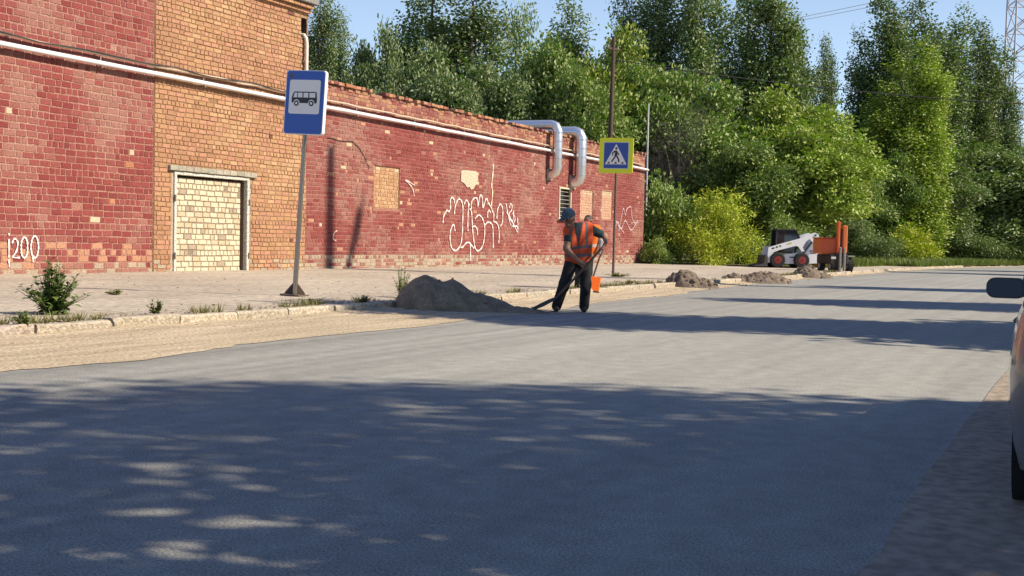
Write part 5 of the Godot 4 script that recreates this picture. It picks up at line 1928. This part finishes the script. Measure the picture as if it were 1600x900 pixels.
func orange_machine() -> void:
	var t := thing("wheeled_machine", "orange wheeled machine with two upright masts beside the loader", "machine", Vector3(-10.0, 0.06, -51.3), deg_to_rad(26.57))
	var og := c3(.58, .10, .03)
	var gy := c3(.30, .27, .25)
	var m := MB.new()
	m.box(Vector3(-.33, 1.15, -.3), Vector3(.66, .68, 1.3), og, .04)
	part("hopper", m, mats["gloss"], t)
	m = MB.new()
	m.box(Vector3(-.33, 1.50, -.3), Vector3(.71, .05, 1.36), og * 0.8, .015)
	part("hopper_rim", m, mats["gloss"], t)
	m = MB.new()
	m.box(Vector3(.1, .58, -.5), Vector3(.8, .42, 2.2), c3(.035, .032, .03), .04)
	part("chassis", m, mats["plain"], t)
	for s in [[.07, .13, 2.22, .82], [.36, .19, 2.05, .86]]:
		m = MB.new()
		m.box(Vector3(s[0], (s[2] + s[3]) * .5, .42), Vector3(s[1], s[2] - s[3], .18), og if s[1] < .15 else c3(.62, .16, .045), .03)
		part("mast", m, mats["gloss"], t)
	m = MB.new()
	m.tube([Vector3(.21, .9, .44), Vector3(.21, 1.9, .44)], [.045, .035], 10, c3(.05, .05, .055))
	part("ram", m, mats["plain"], t)
	for s in [.13, .31]:
		m = MB.new()
		m.box(Vector3(s, .56, .60), Vector3(.11, 1.1, .10), gy, .03)
		part("support_leg", m, mats["concrete"], t)
	m = MB.new()
	m.box(Vector3(.62, .72, .25), Vector3(.36, .05, .55), gy, .015)
	part("mudguard", m, mats["plain"], t)
	m = MB.new()
	m.box(Vector3(-.22, .64, .83), Vector3(.20, .10, .03), c3(.6, .58, .54), .008)
	part("number_plate", m, mats["plain"], t)
	for x in [-.12, .62]:
		for z in [.28, -1.45]:
			wheel_at(t, Vector3(x, .33, z), Vector3.RIGHT, .33, .22, c3(.32, .30, .28))

# ---------------------------------------------------------------- the silver car parked at the right edge
func parked_car() -> void:
	var t := thing("parked_car", "silver grey car parked on the shoulder at the right edge", "car", Vector3(0.535, 0.02, -4.5))
	var hw := func(s: float) -> float:
		return 0.82 * (0.80 + 0.155 * smoothstep(0.0, 0.16, s) + 0.045 * smoothstep(0.1, 0.75, s) - 0.03 * smoothstep(2.9, 3.6, s) - 0.14 * smoothstep(3.55, 4.1, s))
	var top := func(s: float) -> float:
		return 0.90 - 0.06 * smoothstep(2.6, 4.1, s) - 0.05 * smoothstep(0.12, 0.0, s)
	var prof := [[.78, .17], [.94, .20], [.975, .30], [.995, .45], [1.0, .56], [.99, .66], [.965, .76], [.93, .84], [.885, .885], [.80, .905]]
	var st := [0.0, 0.04, 0.1, 0.18, 0.3, 0.5, 0.75, 1.05, 1.4, 1.8, 2.2, 2.6, 3.0, 3.3, 3.55, 3.75, 3.92, 4.03, 4.1]
	var ring := func(s: float) -> PackedVector3Array:
		var w: float = hw.call(s)
		var h: float = top.call(s)
		var r := PackedVector3Array()
		var tuck := 0.10 * (smoothstep(0.1, 0.0, s) + smoothstep(4.0, 4.1, s))
		for p in prof: r.append(Vector3(-w * p[0], lerpf(0.17, h, (p[1] - .17) / .735) + tuck * (0.5 - (p[1] - .17) / .735), -s))
		for i in range(1, 8): r.append(Vector3(lerpf(-w * .80, w * .80, i / 8.0), h + 0.035 * sin(PI * i / 8.0), -s))
		for k in range(prof.size() - 1, -1, -1): r.append(Vector3(w * prof[k][0], lerpf(0.17, h, (prof[k][1] - .17) / .735) + tuck * (0.5 - (prof[k][1] - .17) / .735), -s))
		return r
	var rs := []
	for s in st: rs.append(ring.call(s))
	var m := MB.new()
	var n: int = rs[0].size()
	var nrm := func(i: int, j: int) -> Vector3:
		var a: Vector3 = rs[mini(i + 1, rs.size() - 1)][j] - rs[maxi(i - 1, 0)][j]
		var b: Vector3 = rs[i][mini(j + 1, n - 1)] - rs[i][maxi(j - 1, 0)]
		return a.cross(b).normalized() * 1.0
	var sgn := 1.0 if nrm.call(5, 3).x < 0.0 else -1.0
	for i in rs.size() - 1:
		for j in n - 1:
			var A: Vector3 = rs[i][j]
			var B: Vector3 = rs[i + 1][j]
			var D: Vector3 = rs[i + 1][j + 1]
			var E: Vector3 = rs[i][j + 1]
			# seen from the left (-x): front is at -z, so A (rear) is right, B left
			m.trin(A, E, D, nrm.call(i, j) * sgn, nrm.call(i, j + 1) * sgn, nrm.call(i + 1, j + 1) * sgn)
			m.trin(A, D, B, nrm.call(i, j) * sgn, nrm.call(i + 1, j + 1) * sgn, nrm.call(i + 1, j) * sgn)
	for e in [0, rs.size() - 1]:
		var c := Vector3(0, 0.5, -st[e])
		for j in n - 1:
			if e == 0: m.tri(c, rs[e][j + 1], rs[e][j])
			else: m.tri(c, rs[e][j], rs[e][j + 1])
	m.quad(rs[0][0], rs[0][n - 1], rs[-1][n - 1], rs[-1][0])
	part("body", m, mats["car_paint"], t)
	# cabin
	var gh := [[-.74, .90, -0.62], [-.74, .90, -2.95], [-.55, 1.29, -2.15], [-.55, 1.30, -1.22]]
	m = MB.new()
	var L := []
	var Rr := []
	for q in gh:
		L.append(Vector3(q[0], q[1], q[2]))
		Rr.append(Vector3(-q[0], q[1], q[2]))
	m.quad(L[1], L[0], L[3], L[2])
	m.quad(Rr[0], Rr[1], Rr[2], Rr[3])
	m.quad(L[0], Rr[0], Rr[3], L[3])
	m.quad(Rr[1], L[1], L[2], Rr[2])
	part("windows", m, mats["car_glass"], t)
	m = MB.new()
	m.box(Vector3(0, 1.305, -1.685), Vector3(1.12, .04, 0.98), Color.WHITE, .018)
	for s in [-1, 1]:
		for q in [[[-.74, .90, -.62], [-.55, 1.30, -1.22]], [[-.74, .90, -2.95], [-.55, 1.29, -2.15]], [[-.745, .90, -1.75], [-.555, 1.29, -1.70]]]:
			m.tube([Vector3(-s * q[0][0], q[0][1], q[0][2]), Vector3(-s * q[1][0], q[1][1], q[1][2])], [.035, .028], 8)
	part("roof", m, mats["car_paint"], t)
	for s in [-1.0, 1.0]:
		var w: float = hw.call(1.8)
		m = MB.new()
		for z in [-1.05, -1.78, -2.72]:
			m.tube([Vector3(s * (w * .955 + .004), .26, z), Vector3(s * (w * 1.0 + .002), .56, z), Vector3(s * (w * .93 + .006), .82, z)], same(3, .006), 5, c3(.02, .02, .02))
		part("door_seam", m, mats["rubber"], t)
		for z in [-1.25, -2.0]:
			m = MB.new()
			m.box(Vector3(s * (w * .985 + .012), .70, z), Vector3(.03, .028, .17), c3(.35, .35, .35), .012)
			part("door_handle", m, mats["car_paint"], t)
		m = MB.new()
		m.box(Vector3(s * (w * .985 + .006), .36, -1.9), Vector3(.035, .055, 1.75), c3(.03, .03, .03), .012)
		part("side_moulding", m, mats["rubber"], t)
		var mn := Node3D.new()
		mn.name = "wing_mirror"
		t.add_child(mn, true)
		mn.position = Vector3(s * (w + .115), .815, -2.33)
		mn.rotation.y = 0.10 * s
		m = MB.new()
		m.prism(rounded(.20, .112, .045), -.07, .012, c3(.02, .021, .024))
		m.prism(rounded(.15, .085, .03), -.10, -.07, c3(.02, .021, .024))
		m.box(Vector3(-s * .13, -.03, -.05), Vector3(.10, .04, .05), c3(.02, .02, .022), .01)
		part("housing", m, mats["gloss"], mn)
		m = MB.new()
		m.prism(rounded(.182, .094, .038), .012, .016, Color.WHITE)
		part("glass", m, mats["mirror_glass"], mn)
		for z in [-.78, -3.22]:
			m = MB.new()
			m.tube([Vector3(s * (w * .90), .30, z), Vector3(s * (w * .955), .30, z)], same(2, .335), 28, c3(.012, .012, .012))
			part("wheel_arch", m, mats["rubber"], t)
			wheel_at(t, Vector3(s * (w - .16), .28, z), Vector3.RIGHT, .28, .19, c3(.38, .38, .39), .66)
		m = MB.new()
		m.box(Vector3(s * .50, .70, -.012), Vector3(.24, .14, .05), c3(.35, .02, .02), .02)
		part("tail_light", m, mats["gloss"], t)
		m = MB.new()
		m.box(Vector3(s * .50, .62, -4.08), Vector3(.28, .13, .05), c3(.6, .6, .6), .02)
		part("headlight", m, mats["gloss"], t)
	m = MB.new()
	m.box(Vector3(0, .40, .02), Vector3(1.36, .17, .10), c3(.05, .05, .052), .04)
	part("rear_bumper", m, mats["rubber"], t)
	m = MB.new()
	m.box(Vector3(0, .62, .012), Vector3(.50, .11, .02), c3(.6, .6, .6), .004)
	part("number_plate", m, mats["plain"], t)

# ---------------------------------------------------------------- weeds
func leafy(called: String, label: String, at: Vector3, h: float, spread: float, stems: int, leaf: float, col: Color, sd: int, group: String) -> void:
	var rng := RandomNumberGenerator.new()
	rng.seed = sd
	var t := thing(called, label, "weed", at, 0.0, group)
	var sm := MB.new()
	var lm := MB.new()
	for i in stems:
		var a := rng.randf() * TAU
		var tilt := rng.randf_range(0.1, 1.0) if i > stems / 4 else rng.randf_range(0.0, 0.25)
		var hh := h * rng.randf_range(0.65, 1.0) * (1.0 - 0.55 * tilt)
		var out := Vector3(cos(a), 0, sin(a)) * spread * tilt
		var p0 := Vector3(cos(a), 0, sin(a)) * 0.03
		var pts := [p0, p0 + out * 0.45 + Vector3(0, hh * 0.5, 0), p0 + out + Vector3(0, hh, 0)]
		sm.tube(pts, [0.007, 0.005, 0.002], 5, c3(.16, .17, .06))
		var nl := 11
		for k in nl:
			var u := (k + rng.randf()) / nl
			var p: Vector3 = pts[0].lerp(pts[1], u * 2.0) if u < 0.5 else pts[1].lerp(pts[2], u * 2.0 - 1.0)
			var b := rng.randf() * TAU
			var d := Vector3(cos(b), rng.randf_range(-0.15, 0.9), sin(b)).normalized()
			var l := leaf * rng.randf_range(0.6, 1.2) * (1.15 - 0.6 * u)
			var s := d.cross(Vector3.UP).normalized() * l * 0.22
			var mid := p + d * l * 0.5 + Vector3(0, l * 0.06, 0)
			var tip := p + d * l - Vector3(0, l * 0.12, 0)
			var q := vary(col, rng, 0.28)
			lm.tri(p, mid + s, mid, q)
			lm.tri(p, mid, mid - s, q)
			lm.tri(mid, mid + s, tip, q)
			lm.tri(mid, tip, mid - s, q)
	part("stems", sm, mats["leaf"], t)
	part("leaves", lm, mats["leaf"], t)

func weeds() -> void:
	leafy("weed_plant", "large leafy green weed on the pavement at far left", Vector3(-10.36, 0.125, -9.22), 0.66, 0.42, 64, 0.17, c3(.105, .155, .035), 601, "")
	leafy("weed_plant", "upright green weed growing behind the big sand heap", Vector3(-9.95, 0.125, -15.9), 0.62, 0.16, 16, 0.11, c3(.15, .19, .035), 602, "")
	leafy("weed_plant", "small yellowish weed on the pavement in front of the doorway", Vector3(-13.0, 0.13, -12.75), 0.10, 0.14, 12, 0.08, c3(.20, .19, .05), 603, "")
	leafy("weed_plant", "small green tuft by the kerb below the tan brick bay", Vector3(-9.62, 0.125, -10.05), 0.2, 0.12, 12, 0.09, c3(.14, .16, .04), 604, "")
	leafy("weed_plant", "low green sprig on the kerb edge at the far left", Vector3(-9.3, 0.13, -7.95), 0.16, 0.2, 12, 0.09, c3(.14, .18, .04), 605, "")
	leafy("weed_plant", "grassy tuft at the foot of the crossing sign", Vector3(-12.2, 0.12, -31.2), 0.14, 0.5, 20, 0.12, c3(.20, .20, .05), 606, "")
	leafy("weed_plant", "dry yellow tuft on the kerb right of the stooping worker", Vector3(-9.8, 0.12, -25.8), 0.12, 0.5, 18, 0.10, c3(.24, .22, .07), 607, "")
	leafy("weed_plant", "yellowish weed tuft on the kerb by the bus stop pole", Vector3(-9.6, 0.12, -13.1), 0.1, 0.35, 16, 0.08, c3(.24, .21, .07), 608, "")
	leafy("weed_plant", "dry sprig on the kerb left of the big sand heap", Vector3(-9.55, 0.12, -14.2), 0.1, 0.3, 14, 0.08, c3(.26, .22, .09), 609, "")
	# crumbs of soil and dry stalks lying on the pavement edge and in the gutter
	var rng := RandomNumberGenerator.new()
	rng.seed = 640
	var m := MB.new()
	m.box(Vector3.ZERO, Vector3(0.05, 0.03, 0.04), Color.WHITE, 0.012)
	var mm := MultiMesh.new()
	mm.transform_format = MultiMesh.TRANSFORM_3D
	mm.use_colors = true
	mm.mesh = m.mesh(mats["sand"])
	mm.instance_count = 2600
	for i in 2600:
		var t := 5.0 + pow(rng.randf(), 1.6) * 45.0
		var x := 0.0
		var y := 0.0
		if i % 5 < 2:
			x = -9.42 - absf(rng.randfn()) * 0.35
			y = 0.128
		elif i % 5 < 4:
			x = -9.12 + absf(rng.randfn()) * 0.5
			y = 0.028 - 0.02 * clampf((x + 9.1) / 1.5, 0.0, 1.0)
		else:
			x = rng.randf_range(-20.0, -9.6)
			y = 0.135 + 0.03 * smoothstep(-10.0, -20.0, x)
		var s := rng.randf_range(0.2, 1.0) * (1.3 if i % 17 == 0 else 0.7)
		mm.set_instance_transform(i, Transform3D(Basis(Vector3.UP, rng.randf() * TAU).scaled(Vector3(s, s * 0.7, s)), Vector3(x, y, -t)))
		mm.set_instance_color(i, vary(c3(.27, .21, .14), rng, 0.35))
	var o := MultiMeshInstance3D.new()
	o.name = "soil_crumbs"
	o.multimesh = mm
	add_child(o)
	o.set_meta("kind", "stuff")
	o.set_meta("label", "crumbs of dry soil scattered along the kerb and pavement")
	o.set_meta("category", "soil")
